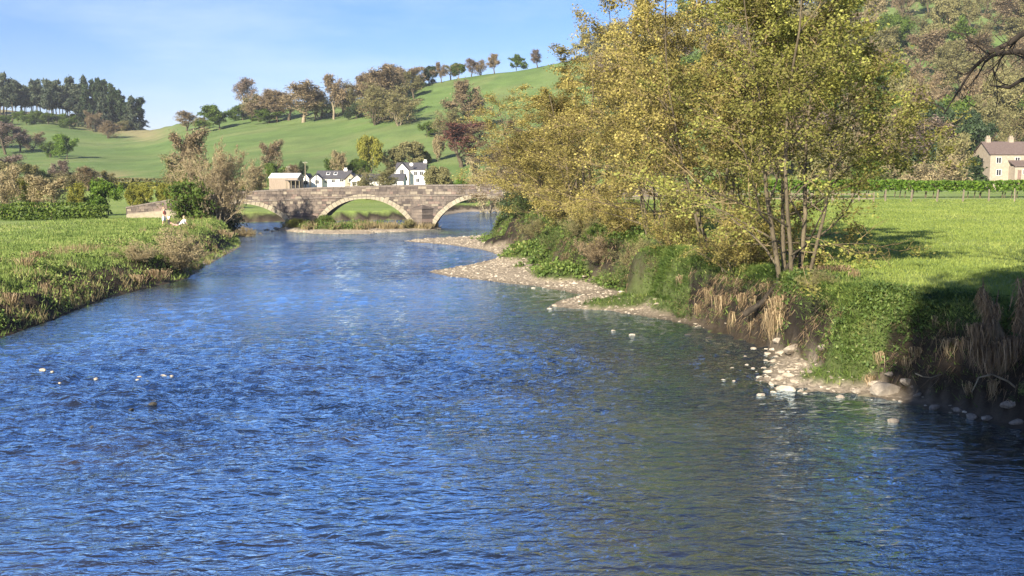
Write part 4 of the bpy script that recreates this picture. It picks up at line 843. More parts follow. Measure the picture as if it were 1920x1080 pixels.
while x_ < bxp(541):                              # planks of the long side
    m1 = MB(); m1.box(x_+.012, x_+.23, -.05-rnd.random()*.015, 0, -.2, bzp(334)-.02); m1.build('plank', M['plank'], h2); x_ += .25
m1 = MB(); m1.box(bxp(541), bxp(568), -2.2, -.06, bzp(338.5), bzp(337.5)); m1.build('lean_to_roof', M['slate'], h2)
for p_ in (543, 552, 560, 567): m1 = MB(); m1.box(bxp(p_)-.08, bxp(p_)+.08, -2.1, -1.95, -.3, bzp(338.4)); m1.build('post', M['wood'], h2)
m1 = MB(); m1.box(bxp(546), bxp(567), -.5, -.3, -.2, bzp(339.5)); m1.build('lean_to_shade', M['cloth_dark'], h2)  # dark panel standing in for the shade inside the open lean-to
h3 = empty('white_farmhouse', (fx(762), 240, FG)); tag(h3, 'white two-storey farmhouse with slate roof and a satellite dish', 'house')
S = 240/FPX; dx = fx(762)
gabled(h3, fx(736)-dx, fx(790)-dx, 0, 7, 0, fz(318.5)-FG, fz(306)-FG, 'x', 'white', 'slate')
gabled(h3, fx(734)-dx, fx(762)-dx, -1.6, 4, 0, fz(322)-FG, fz(307)-FG, 'y', 'white', 'slate', wname='gable_wing', rname='wing_roof')
for px_, py_ in ((772,325),(783,325),(776,338)): window(h3, fx(px_)-dx, -.02, fz(py_)-FG, .7, .9)
window(h3, fx(748)-dx, -1.62, fz(322)-FG, .8, .9); chimney(h3, fx(788)-dx, 3.5, fz(309)-FG, fz(303)-FG, 'white')
m1 = MB(); nn = 14; cz = fz(308.5)-FG; cx = fx(765)-dx
ring = [(cx+.42*math.cos(i*6.283/nn), -1.0, cz+.42*math.sin(i*6.283/nn)) for i in range(nn)]
m1.poly(ring+[(cx, -.8, cz)], [(i, (i+1) % nn, nn) for i in range(nn)]); m1.box(cx-.03, cx+.03, -.82, .4, cz-.03, cz+.03); m1.build('satellite_dish', M['white'], h3)
h4 = empty('white_outbuilding', (fx(730), 218, FG)); S = 218/FPX; dx = fx(730); tag(h4, 'low white farm building with dark slate roof in front of the farmhouse', 'house')
gabled(h4, fx(700)-dx, fx(780)-dx, .5, 7, 0, fz(338.5)-FG, fz(327)-FG, 'x', 'white', 'slate')
gabled(h4, fx(683)-dx, fx(706)-dx, -.8, 6, 0, fz(338)-FG, fz(328.5)-FG, 'y', 'white', 'slate', wname='gable_wing', rname='wing_roof')
for px_ in (690, 699): window(h4, fx(px_)-dx, -.82, fz(344)-FG, .7, .8)
window(h4, fx(765)-dx, .48, fz(343)-FG, .7, .6)
for px_, py_, yv, hh in ((575, 346, 226, 6.4), (768, 350, 216, 5.0), (543, 340, 250, 5.5)):   # utility poles
    e = empty('utility_pole', (at_depth(px_, yv), yv, gz(at_depth(px_, yv), yv))); m1 = MB(); nn = 8
    m1.poly([(.13*math.cos(i*.785), .13*math.sin(i*.785), -.3) for i in range(8)]+[(.09*math.cos(i*.785), .09*math.sin(i*.785), hh) for i in range(8)], [(i, (i+1) % 8, 8+(i+1) % 8, 8+i) for i in range(8)]+[tuple(range(8, 16))])
    m1.build('pole', M['wood'], e); m1 = MB(); m1.box(-.5, .5, -.12, -.04, hh-.35, hh-.25); m1.build('crossarm', M['wood'], e)
    for s_ in (-.42, 0, .42): m1 = MB(); m1.box(s_-.03, s_+.03, -.11, -.05, hh-.25, hh-.12); m1.build('insulator', M['white'], e)
    tag(e, {575: 'wooden utility pole behind the white bungalow', 768: 'wooden utility pole in front of the low white farm building', 543: 'wooden utility pole behind the planked barn'}[px_], 'pole', 'utility poles at the farm')
# stone house on the right
HY = 185.0; S = HY/FPX; gx = fx(1850); HG = gz(gx+5, HY); h5 = empty('stone_house', (gx, HY, HG)); tag(h5, 'cream stone farmhouse with brown slate roof and two chimneys beyond the field', 'house')
W = 10.5; ze = fz(289.5)-HG; zr = fz(267)-HG
gabled(h5, 0, W, 0, 7, -.6, ze, zr, 'x', 'cream', 'brownslate')
for x_, z_ in ((1.5, ze-1.1), (4.9, ze-1.1), (8.4, ze-1.1), (1.6, ze-3.3)): window(h5, x_, -.02, z_, .8, 1.0)
for x_ in (.5, 5.2, W-.5): chimney(h5, x_ if x_ != .5 else 1.0, 3.5, zr-.7, zr+.75, 'cream')
m1 = MB(); m1.box(3.4, 6.3, -2.4, -.02, -.6, ze-2.2); m1.build('porch_wall', M['cream'], h5)
m1 = MB(); m1.hexa([(3.2,-2.7,ze-2.25),(6.5,-2.7,ze-2.25),(6.5,-.02,ze-1.25),(3.2,-.02,ze-1.25),(3.2,-2.7,ze-2.1),(6.5,-2.7,ze-2.1),(6.5,-.02,ze-1.1),(3.2,-.02,ze-1.1)]); m1.build('porch_roof', M['brownslate'], h5)
window(h5, 5.2, -2.42, ze-3.2, .7, .8); m1 = MB(); m1.box(3.9, 4.5, -2.44, -2.38, -.4, ze-2.9); m1.build('door', M['redwall'], h5)
m1 = MB(); m1.box(-.03, .02, 2.9, 3.7, ze-1.6, ze-.7); m1.build('gable_window', M['glass'], h5)
rr = random.Random(9); gw = empty('garden_wall', (gx, HY-6, HG)); tag(gw, 'low dark red stone wall in front of the cream stone farmhouse', 'wall')
for k in range(5):
    x_ = 1.2
    while x_ < 14: L = rr.uniform(.7, 1.3); m1 = MB(); m1.box(x_+.015, x_+L-.015, -.2-rr.random()*.03, .2, -.5+k*.45+.01, -.5+(k+1)*.45-.01); m1.build('wall_stone', M['redwall'], gw); x_ += L
# field fence
fe = empty('field_fence', (24, 112, gz(24, 112))); tag(fe, 'post and wire fence along the far side of the green field', 'fence'); b0 = gz(24, 112); x_ = 24.0; prev = None
pm = MB(); pm.hexa([(-.07,-.07,-.3),(.07,-.07,-.3),(.07,.07,-.3),(-.07,.07,-.3),(-.06,-.06,1.3),(.06,-.06,1.3),(.06,.06,1.36),(-.06,.06,1.36)]); first = pm.build('fence_post', M['wood'], fe); first.location = (0, 0, 0)
while x_ < 70:
    zz = gz(x_, 112)-b0
    if x_ > 24:
        c = first.copy(); COL.objects.link(c); c.parent = fe; c.location = (x_-24, 0, zz); c.rotation_euler = (rnd.gauss(0, .03), rnd.gauss(0, .04), rnd.random())
        for hw in (.35, .75, 1.15):
            m1 = MB(); m1.hexa([(prev[0],-.085,prev[1]+hw-.008),(x_-24,-.085,zz+hw-.008),(x_-24,-.07,zz+hw-.008),(prev[0],-.07,prev[1]+hw-.008),(prev[0],-.085,prev[1]+hw+.008),(x_-24,-.085,zz+hw+.008),(x_-24,-.07,zz+hw+.008),(prev[0],-.07,prev[1]+hw+.008)]); m1.build('wire', M['wire'], fe)
    prev = (x_-24, zz); x_ += 2.85
rf = empty('rail_fence', (12, 108, gz(12, 108))); tag(rf, 'weathered two-rail fence behind the riverside alders', 'fence'); b0 = gz(12, 108)
for k in range(13):
    m1 = MB(); m1.box(k*2.2-.06, k*2.2+.06, -.06, .06, -.4, 1.15); m1.build('fence_post', M['wood'], rf)
    if k < 12:
        for hz in (.45, .95): m1 = MB(); m1.box(k*2.2, k*2.2+2.2, -.1, -.062, hz-.06, hz+.06); m1.build('rail', M['wood'], rf)

# ------------------------------------------------------------------ grasses, weeds, gravel (uncountable)
def scatter(N, x0, x1, y0, y1, fn, seed):
    rg = np.random.default_rng(seed)
    x = rg.uniform(x0, x1, N); y = y0*(y1/y0)**rg.random(N) if y0 > 0 else rg.uniform(y0, y1, N)
    z, sd, at, gm, em, vm, s2 = ground(x, y, True)
    p = fn(x, y, z, sd, at, gm, em, vm, s2); k = rg.random(N) < p
    return np.stack([x, y, z], 1)[k], rg, {'sd': sd[k], 's2': s2[k], 'at': at[k]}
def blades(P, rg, h0, h1, w, lean, per, tint, spread=.08, hang=None):
    B = np.repeat(P, per, 0); n_ = len(B); B = B + np.c_[rg.normal(0, spread, (n_, 2)), np.zeros(n_)-.02]
    h = rg.uniform(h0, h1, n_)*rg.uniform(.7, 1.2, n_); a = rg.uniform(0, 6.283, n_)
    side = np.c_[np.cos(a), np.sin(a), np.zeros(n_)]*(w*rg.uniform(.6, 1.3, n_)*(.75+B[:, 1]/70))[:, None]
    tip = np.c_[rg.normal(0, lean, (n_, 2)), np.ones(n_)]
    if hang is not None: tip += np.repeat(hang, per, 0)
    tip = tip/np.linalg.norm(tip, axis=1)[:, None]*h[:, None]
    V = np.stack([B-side, B+side, B+tip], 1).reshape(-1, 3)
    tv = np.repeat(np.clip(np.repeat(tint, per)+rg.normal(0, .17, n_), 0, 1), 3)
    return V, np.arange(n_*3).reshape(-1, 3), tv
def stuff(name, V, F, Tn, mat, label, cat): 
    return tag(obj(name, mesh(name, V, [(F, 0)], {'tint': Tn}), M[mat]), label, cat, kind='stuff')
# field sward on the right
P, rg, d = scatter(150000, -2, 60, 24, 118, lambda x, y, z, sd, at, gm, em, vm, s2: gm*(s2 > at[:,0]+at[:,2]*.55)*np.clip(.95-.3*sstep((y-80)/30), 0, 1)*(x < 6+y*.52), 101)
tn = .45+1.0*(fbm(P[:,0]/2.5, P[:,1]/2.5, 77, 3)-.45)
V, F, Tn = blades(P, rg, .08, .19, .02, .55, 3, tn, .12); V[:, 2] += 0
stuff('field_grass', V, F, Tn, 'meadow', 'short bright green pasture grass of the field beside the alders', 'grass')
# long grass on both banks
def bankp(x, y, z, sd, at, gm, em, vm, s2): return (sd > .1)*np.clip(gm+.45*(1-vm)*(z > .25), 0, 1)*(1-sstep((s2-at[:,0]-at[:,2]-1.2)/1.5))
P, rg, d = scatter(70000, -9, 19, 16, 125, bankp, 102)
tn = .42+1.9*(fbm(P[:,0]/.9, P[:,1]/.9, 78, 3)-.45)
V, F, Tn = blades(P, rg, .10, .30, .014, .55, 5, tn, .10, hang=np.c_[np.full(len(P), -.25), np.full(len(P), -.2), np.full(len(P), -.25)])
stuff('bank_grass', V, F, Tn, 'grass', 'long green grass overhanging the alder bank', 'grass')
P, rg, d = scatter(120000, -48, -19, 28, 122, lambda x, y, z, sd, at, gm, em, vm, s2: (sd > .1)*np.clip(gm+.3, 0, 1)*(1-.8*sstep((s2-9)/6)), 103)
tn = .48+1.3*(fbm(P[:,0]/1.5, P[:,1]/1.5, 79, 3)-.45)
V, F, Tn = blades(P, rg, .09, .32, .018, .5, 4, tn, .12)
stuff('bank_grass', V, F, Tn, 'rough', 'rough green grass of the bank with the willow thickets', 'grass')
P, rg, d = scatter(60000, -40, -19, 28, 122, lambda x, y, z, sd, at, gm, em, vm, s2: (sd > .05)*(s2 < 7)*sstep((fbm(x/2.2, y/2.2, 91, 3)-.50)/.12)*.5, 113)
V, F, Tn = blades(P, rg, .25, .7, .014, .45, 4, np.full(len(P), .5), .12)
stuff('dry_grass', V, F, Tn, 'hay', 'tan dead grass standing among the green of the willow bank', 'grass')
P, rg, d = scatter(26000, -31, -5, 108, 131, lambda x, y, z, sd, at, gm, em, vm, s2: (z > .12)*gm*sstep((fbm(x/1.6, y/1.6, 92, 2)-.30)/.15)*.7*(sd < .3), 114)
V, F, Tn = blades(P, rg, .3, .95, .022, .35, 4, np.full(len(P), .5), .12)
stuff('reeds', V, F, Tn, 'hay', 'tan reeds on the low island under the bridge', 'reeds')
def edge_scatter(N, i0, i1, lo, hi, seed, fn):
    rg = np.random.default_rng(seed); A_, B_ = RP[i0:i1], RP[i0+1:i1+1]; L = np.hypot(*(B_-A_)[:, :2].T)
    k = rg.choice(len(A_), N, p=L/L.sum()); t = rg.random(N)[:, None]; q = A_[k]+(B_[k]-A_[k])*t
    nrm = (B_-A_)[k][:, [1, 0]]*np.array([1, -1]); nrm /= np.linalg.norm(nrm, axis=1)[:, None]
    off = q[:, 2]*lo + (q[:, 4]*hi)*rg.random(N)
    x, y = q[:, 0]+nrm[:, 0]*off, q[:, 1]+nrm[:, 1]*off
    z, sd, at, gm, em, vm, s2 = ground(x, y, True); keep = (rg.random(N) < fn(x, y, z, sd, at, gm, em, vm, s2)) & (sd > .05)
    return np.stack([x, y, z], 1)[keep], rg, -nrm[keep]
P, rg, dn = edge_scatter(26000, 4, 32, 1, 1.1, 141, lambda x, y, z, sd, at, gm, em, vm, s2: np.clip(em*1.2, 0, 1)*(z > .15)*sstep((fbm(x/.8, y/.8+z, 96, 2)-.3)/.12))
P[:, 2] += .06
V, F, Tn = blades(P, rg, .15, .55, .010, .35, 3, np.clip(rg.random(len(P))*.8, 0, 1), .07, hang=np.c_[dn*.55, np.full(len(P), -1.75)])
stuff('bank_roots', V, F, Tn, 'debris', 'dry roots and dead stalks hanging over the bare earth of the alder bank', 'roots')
P, rg, dn = edge_scatter(110000, 4, 32, 1, 1.5, 142, lambda x, y, z, sd, at, gm, em, vm, s2: np.clip(gm+.3, 0, 1)*(1-.75*em)*(z > .2))
V, F, Tn = blades(P, rg, .10, .32, .013, .75, 4, .40+1.9*(fbm(P[:,0]/.8, P[:,1]/.8+P[:,2], 97, 3)-.45), .09, hang=np.c_[dn*.8, np.full(len(P), -.55)])
stuff('bank_turf', V, F, Tn, 'grass', 'shaggy turf drooping over the edge of the alder bank', 'grass')
for (x, y, h, w, mt, lab) in ((8.0, 46.2, 1.5, 2.6, 'weed', 'bramble tangle on the bank face behind the hanging dead grass'), (7.4, 54.0, 1.8, 3.4, 'olive', 'brown bramble tangle above the small gravel point'), (6.4, 57.5, 1.7, 3.2, 'weed', 'green bramble tangle under the pale-stemmed alder'), (5.4, 62.0, 1.7, 3.6, 'brown', 'dead bramble tangle in the dark hollow by the gravel spit'), (4.8, 66.0, 1.7, 3.4, 'olive', 'bramble tangle round the pale dead stem'), (3.4, 72.0, 1.6, 4.0, 'weed', 'leafy bramble tangle beside the long grassy mound'), (2.2, 84.5, 1.7, 4.2, 'olive', 'bramble tangle on the bank past the grassy mound'), (1.2, 91.0, 1.6, 4.0, 'weed', 'bramble tangle above the bare earth clod'), (10.9, 35.6, 0.8, 1.6, 'olive', 'bramble tangle below the leaning dark trunk'), (13.9, 24.6, 1.2, 2.4, 'weed', 'dark bramble tangle beside the broken stump')):
    plant('bramble', PT, (x, y, gz(x, y)-.25), h, w, x*5+y, mt, 'twig_brown', 'bark_dark', lab, 'bramble', 'brambles on the alder bank', names=('stems', 'foliage'))
# broad-leaved weeds on the banks
def weeds(N, x0, x1, y0, y1, fn, seed, size, lab, mat='weed', hgt=.3, per=5):
    P, rg, d = scatter(N, x0, x1, y0, y1, fn, seed)
    A = np.repeat(P, per, 0); A[:, 2] += rg.random(len(A))*hgt*(.4+1.2*vnoise(A[:,0]/.7, A[:,1]/.7, 5)); A[:, :2] += rg.normal(0, .10, (len(A), 2))
    V, F, Tn = leaves(rg, A, len(A), .03, size, 1.5, True, .1, lambda q: .45+1.2*(fbm(q[:,0]/.9, q[:,1]/.9, 15, 2)-.4))
    stuff('bank_weeds', V, F, Tn, mat, lab, 'weeds')
weeds(20000, 7, 17, 22, 38, lambda x, y, z, sd, at, gm, em, vm, s2: (sd > .35)*(s2 > at[:,0]+.1)*(1-sstep((s2-at[:,0]-at[:,2]-.3)/.9))*sstep((fbm(x/1.4, y/1.4, 93, 3)-.42)/.15), 121, .065, 'dark leafy weeds covering the bank below the shaded field', 'weed', .16)
weeds(22000, -34, -20, 34, 112, lambda x, y, z, sd, at, gm, em, vm, s2: (sd > .25)*(s2 < 7)*sstep((fbm(x/1.9, y/1.9, 94, 3)-.44)/.1), 122, .085, 'green nettles and docks on the willow bank', 'rough', .38)
weeds(9000, -30, -10, 112, 127, lambda x, y, z, sd, at, gm, em, vm, s2: (z > .15)*gm*(sd < .4)*sstep((fbm(x/2.2, y/2.2, 95, 2)-.34)/.15), 123, .12, 'low green plants on the island under the bridge', 'grass', .6)
weeds(9000, -6, 9, 56, 104, lambda x, y, z, sd, at, gm, em, vm, s2: (sd > .3)*gm*(1-sstep((s2-at[:,0]-at[:,2])/2)), 124, .13, 'leafy plants below the golden-olive alders', 'grass', .4)
# pebbles of the gravel spits
bm_v = np.array([(1,0,0),(-1,0,0),(0,1,0),(0,-1,0),(0,0,1),(0,0,-1),(.6,.6,.5),(-.6,.6,.5),(-.6,-.6,.5),(.6,-.6,.5)])
bm_f = np.array([(4,6,7),(4,7,8),(4,8,9),(4,9,6),(0,6,9),(2,7,6),(1,8,7),(3,9,8),(0,2,6),(2,1,7),(1,3,8),(3,0,9),(5,2,0),(5,1,2),(5,3,1),(5,0,3)])
P, rg, d = scatter(60000, -14, 13, 27, 112, lambda x, y, z, sd, at, gm, em, vm, s2: (sd > -.9)*np.clip(vm+.25*(z < .5)*(y < 60), 0, 1)*np.where(sd < 0, .12, .55)*(z > -.12), 131)
n_ = len(P); s = (.035*np.exp(rg.normal(0, .45, n_)))*(.8+P[:,1]/110); a = rg.uniform(0, 6.283, n_)
V = bm_v[None]*rg.uniform(.75, 1.2, (n_, 10, 1))*np.stack([s*1.3, s, s*.6], 1)[:, None]
V = np.stack([V[..., 0]*np.cos(a)[:, None]-V[..., 1]*np.sin(a)[:, None], V[..., 0]*np.sin(a)[:, None]+V[..., 1]*np.cos(a)[:, None], V[..., 2]], -1) + P[:, None]
F = (np.arange(n_)[:, None, None]*10+bm_f[None]).reshape(-1, 3)
pbm = leaf('gravel_pebble', [(0, (.12,.10,.078)), (.5, (.29,.245,.185)), (1, (.48,.42,.33))], 0, 0, .85)
tag(obj('gravel', mesh('gravel', V.reshape(-1, 3), [(F, 0)], {'tint': np.repeat(rg.random(n_), 10)}), pbm), 'pale rounded gravel of the spits along the alder bank', 'gravel', kind='stuff')

# ------------------------------------------------------------------ stones one can pick out
def rock_mesh(seed, flat=.55, name='river_stone'):
    import bmesh
    bm = bmesh.new(); bmesh.ops.create_icosphere(bm, subdivisions=2, radius=1); rg = random.Random(seed)
    cuts = [(norm((rg.gauss(0,1), rg.gauss(0,1), rg.gauss(0,1))), rg.uniform(.55, .85)) for _ in range(9)]
    for v in bm.verts:
        c = v.co
        for nrm_, dd in cuts:
            k = c.x*nrm_[0]+c.y*nrm_[1]+c.z*nrm_[2]
            if k > dd: c.x -= nrm_[0]*(k-dd); c.y -= nrm_[1]*(k-dd); c.z -= nrm_[2]*(k-dd)
        c.z *= flat; c.x *= 1.25
    m_ = bpy.data.meshes.new(name); bm.to_mesh(m_); bm.free(); m_.materials.append(M['pebble']); return m_
RK = [rock_mesh(i) for i in range(6)]
def stone(px, py, wpx, mat, label, group=None, name='river_stone', flat=1.0, up=.0):
    d = ray(px, py); t = CAM_H/-d[2]; x, y = t*d[0], t*d[1]; z = max(gz(x, y), -.02)
    if gz(x, y) > .3: x, y = on_ground(px, py); z = gz(x, y)
    r_ = wpx/2*y/FPX/1.15
    o = bpy.data.objects.new(name, RK[rnd.randrange(6)]); COL.objects.link(o); o.location = (x, y, z+r_*.2+up); o.scale = (r_, r_*rnd.uniform(.7, 1), r_*flat); o.rotation_euler = (rnd.gauss(0, .12), rnd.gauss(0, .12), rnd.uniform(-.5, .5))
    o.material_slots[0].link = 'OBJECT'; o.material_slots[0].material = M[mat]; return tag(o, label, 'stone', group)
gl = 'pale stone in the scatter at the water edge below the green-leaved alder'; gg = 'stones at the water edge'
for px, py, w in ((1474,732,38),(1426,741,18),(1462,716,24),(1447,722,14),(1440,700,18),(1424,708,12),(1408,721,14),(1450,735,12),(1395,700,10),(1432,690,12),(1412,690,10),(1478,712,22),(1490,722,18),(1466,702,20),(1500,733,14),(1484,700,16),(1413,654,14),(1386,656,10),(1440,664,18),(1424,664,10),(1398,668,9),(1465,668,22),(1450,680,16),(1356,712,9),(1376,714,8),(1372,690,10),(1400,684,9),(1436,676,10),(1496,690,14),(1455,692,12),(1508,738,12)):
    stone(px, py, w, 'pebble', gl, gg)
for px, py, w, lab in ((1490,662,44,'pale angular stone at the foot of the undercut bank'),(1545,655,26,'pale angular stone wedged under the leafy weeds'),(1462,646,26,'pale stone below the hanging debris of the green-leaved alder'),(1660,742,62,'long flat rock lying at the water edge below the shaded bank'),(1700,728,30,'square rock above the long flat rock'),(1640,732,30,'low brown rock behind the long flat rock'),(1668,706,22,'small rock in the dark hollow of the shaded bank'),(1890,780,30,'dark rock in the hollow below the broken stump'),(1850,790,24,'brown rock in the mud below the broken stump'),(1676,792,26,'small wet rock just off the shaded bank'),(1722,752,22,'mossy rock between the square rock and the dark hollow'),(1752,768,26,'low rock on the mud beside the dark hollow'),(1795,775,20,'muddy rock at the edge of the dark hollow'),(1822,785,26,'flat muddy rock at the water edge near the stump'),(1605,738,22,'rounded rock at the edge of the weedy gravel'),(1575,745,18,'small rounded rock on the weedy gravel'),(1905,800,26,'half-sunk rock below the stump')):
    stone(px, py, w, 'rock', lab, None, 'bank_rock', 1.15)
for px, py, w in ((80,694,14),(98,697,8),(180,711,14),(262,707,12),(258,713,10),(306,706,14),(112,718,7),(322,705,8)): stone(px, py, w, 'pebble', 'small pale stone breaking the surface of the open river', 'stones in the open river', 'river_stone', 1.3)
for px, py, w in ((284,733,12),(258,743,10),(252,752,8),(290,752,14),(270,757,10),(246,768,12),(172,800,11),(219,773,8),(100,750,9),(25,768,10),(285,758,18)): stone(px, py, w, 'pebble_dark', 'dark wet stone breaking the surface of the open river', 'dark stones in the open river', 'river_stone', 1.1)
for px, py, w in ((1185,628,12),(1228,563,9),(1150,620,9),(1040,575,12),(1060,570,10),(1030,579,10),(1085,560,12),(1105,556,10),(1000,540,8),(1230,572,12),(1205,580,10),(1290,628,14),(1330,634,16)): stone(px, py, w, 'pebble' if px != 1290 and px != 1330 else 'pebble_dark', 'stone in the shallows beside the grassy tongue', 'stones in the shallows')
for px, py, w in ((500,432,12),(520,432,14),(536,433,10),(512,434,9)): stone(px, py, w, 'pebble', 'flat pale stone at the tip of the island by the first arch', 'stones at the island tip')

# ------------------------------------------------------------------ flood debris, stump, dead grass on the undercut bank
def hank(name, loc, n_, L, w, rx, mat, label, group=None, out=.1):
    """a bunch of dead stalks hanging down over the edge it lies on"""
    rg = np.random.default_rng(int(abs(loc[0]*991+loc[1]*313))); V = []; F = []
    o_ = np.c_[rg.normal(0, rx, n_), rg.normal(0, rx*.5, n_), rg.uniform(-.05, .12, n_)]
    a = rg.uniform(0, 6.283, n_); dr = np.c_[np.cos(a)*.5, np.sin(a)*.4-.35, np.full(n_, .25)]
    l_ = L*rg.uniform(.5, 1.1, n_)[:, None]
    p1 = o_+dr*l_*.3; p2 = o_*.8+dr*l_*.45+np.c_[np.zeros((n_, 2)), -.5*l_]; p3 = o_*.55+dr*l_*.38+np.c_[np.zeros((n_, 2)), -l_]
    s = np.c_[np.cos(a+1.57), np.sin(a+1.57), np.zeros(n_)]*w
    p3 = p3 + rg.normal(0, .13, (n_, 3))*l_; p2 = p2 + rg.normal(0, .06, (n_, 3))*l_
    V = np.stack([o_-s, o_+s, p1+s, p1-s, p2-s*.8, p2+s*.8, p3], 1).reshape(-1, 3)
    b_ = np.arange(n_)[:, None]*7; F4 = np.concatenate([b_+np.array([0,1,2,3]), b_+np.array([3,2,5,4])]); F3 = b_+np.array([4,5,6])
    o = obj(name, mesh(name, V, [(F4, 0), (F3, 0)], {'tint': np.repeat(rg.random(n_), 7)}), M[mat], loc=loc)
    return tag(o, label, 'dead grass' if mat != 'debris' else 'flood debris', group)
dl = 'hank of dead tan grass hanging from the undercut bank below the alders'
for px, py, L, n_, rx in ((1300,545,.7,90,.16),(1318,560,.9,120,.16),(1296,575,.6,60,.14),(1336,590,.9,60,.08),(1369,592,.8,60,.07),(1396,590,.8,60,.08),(1415,590,.9,90,.12),(1432,585,1.0,110,.14),(1448,580,1.1,130,.15),(1462,590,1.0,120,.14),(1440,610,.8,80,.12),(1366,560,.5,60,.10),(1385,535,.4,60,.12),(1262,510,.5,60,.14),(1276,520,.5,60,.12),(1455,560,.6,100,.2),(1130,505,.6,60,.14),(1150,505,.4,40,.1),(1092,470,.7,70,.2),(1480,510,.4,50,.1),(1345,555,.6,80,.14),(1410,565,.6,90,.16)):
    yv = np.interp(px, [1090,1130,1260,1300,1340,1400,1480], [74,66,50,44.0,41.0,38.6,36.9]); d = ray(px, py); t = yv/d[1]
    x_, z_ = t*d[0], CAM_H+t*d[2]
    for _ in range(40):                            # settle the bunch on to the bank face
        if gz(x_, yv) >= z_-.05: break
        x_ += .06
    hank('dead_grass', (x_-.06, yv-.05, z_), n_, L, .012, rx, 'straw', dl, 'dead grass hanging from the undercut bank')
dl = 'tuft of dead tan grass hanging on the shaded leafy bank'
for px, py, L, n_, rx in ((1782,650,.6,110,.16),(1720,665,.45,70,.12),(1630,720,.4,50,.1),(1752,610,.35,50,.12),(1860,740,.55,70,.07),(1815,730,.4,50,.08),(1700,690,.4,40,.1),(1650,690,.4,40,.1)):
    x_, y_ = on_ground(px, py); hank('dead_grass', (x_-.03, y_-.05, gz(x_, y_)+.12), n_, L, .009, rx, 'straw', dl, 'dead grass on the shaded bank')
dl = 'clump of dead brown grass on the slope beside the willow thickets'
for px, py, L, n_, rx in ((70,488,.7,120,.45),(50,500,.5,80,.3),(22,570,.6,90,.25),(86,548,.5,50,.15),(330,500,.6,120,.5),(290,520,.8,150,.5),(260,530,.6,90,.3),(425,445,.8,120,.5),(437,435,.8,120,.4),(415,440,.7,100,.5)):
    x_, y_ = on_ground(px, py); hank('dead_grass', (x_, y_, gz(x_, y_)+.35), n_, L, .016, rx, 'straw', dl, 'dead grass on the willow bank')
# worn earth scar in the field edge, with dry roots
x_, y_ = on_ground(1548, 512)
for k in range(4): hank('dead_grass', (x_-.8+k*.5, y_+.1*k, gz(x_-.8+k*.5, y_+.1*k)+.16), 90, .28, .014, .22, 'debris', 'brown worn grass scar along the top of the bank beside the alder', 'worn grass scar')
# broken stump draped in flood debris on the near bank
sx_, sy_ = 13.35, 27.0; sz_ = gz(sx_, sy_); st = empty('broken_stump', (sx_, sy_, sz_)); tag(st, 'broken dead stump with two arms draped in tan flood debris on the shaded bank', 'stump')
rg_ = random.Random(12); segs = []
def limb(pts, r0, r1):
    n_ = len(pts)-1
    for i in range(n_): segs.append((0, pts[i], pts[i+1], r0+(r1-r0)*i/n_, r0+(r1-r0)*(i+1)/n_))
limb([(0,0,-.3),(-.1,0,.35),(-.28,0,.8),(-.45,.05,1.2),(-.62,.05,1.6),(-.75,0,1.95)], .20, .05)
limb([(.1,0,-.3),(.22,.05,.4),(.3,.05,.9),(.34,0,1.5),(.38,.05,2.2)], .16, .035)
limb([(.3,0,.9),(.55,-.05,1.05),(.8,0,1.2)], .05, .03); limb([(-.45,0,1.2),(-.3,.1,1.5),(-.25,.1,1.9)], .04, .012); limb([(-.7,0,1.8),(-.72,.05,2.25)], .03, .008); limb([(.36,0,1.9),(.5,0,2.3)], .02, .006); limb([(.37,0,2.0),(.25,0,2.4)], .02, .006)
v_, f_ = tubes(segs, 8); obj('stump', mesh('stump', v_, [(f_, 0)], None, True), M['bark'], st)
rg = np.random.default_rng(12); A = np.concatenate([np.array(s_[1])[None]+(np.array(s_[2])-np.array(s_[1]))[None]*rg.random((90, 1)) for s_ in segs if s_[3] > .03])
n_ = len(A)*3; A = np.repeat(A, 3, 0)+rg.normal(0, .07, (n_, 3)); L = rg.uniform(.12, .5, n_)[:, None]; s_ = np.c_[rg.normal(0, .009, (n_, 2)), np.zeros(n_)]
tp = A+np.c_[rg.normal(0, .3, n_), rg.normal(0, .3, n_), np.full(n_, -.9)]*L
obj('flood_debris', mesh('stump_debris', np.stack([A-s_, A+s_, tp], 1).reshape(-1, 3), [(np.arange(n_*3).reshape(-1, 3), 0)], {'tint': np.repeat(rg.random(n_), 3)}), M['debris'], st)
for px, py, L, n_ in ((1822,640,.7,160),(1850,655,.9,200),(1880,650,.8,200),(1835,615,.7,150),(1900,640,.7,150)):
    d = ray(px, py); t = 26.6/d[1]; hank('flood_debris', (t*d[0], 26.6, CAM_H+t*d[2]), n_, L, .010, .17, 'debris', 'mat of tan flood debris caught round the broken stump', 'debris round the stump')
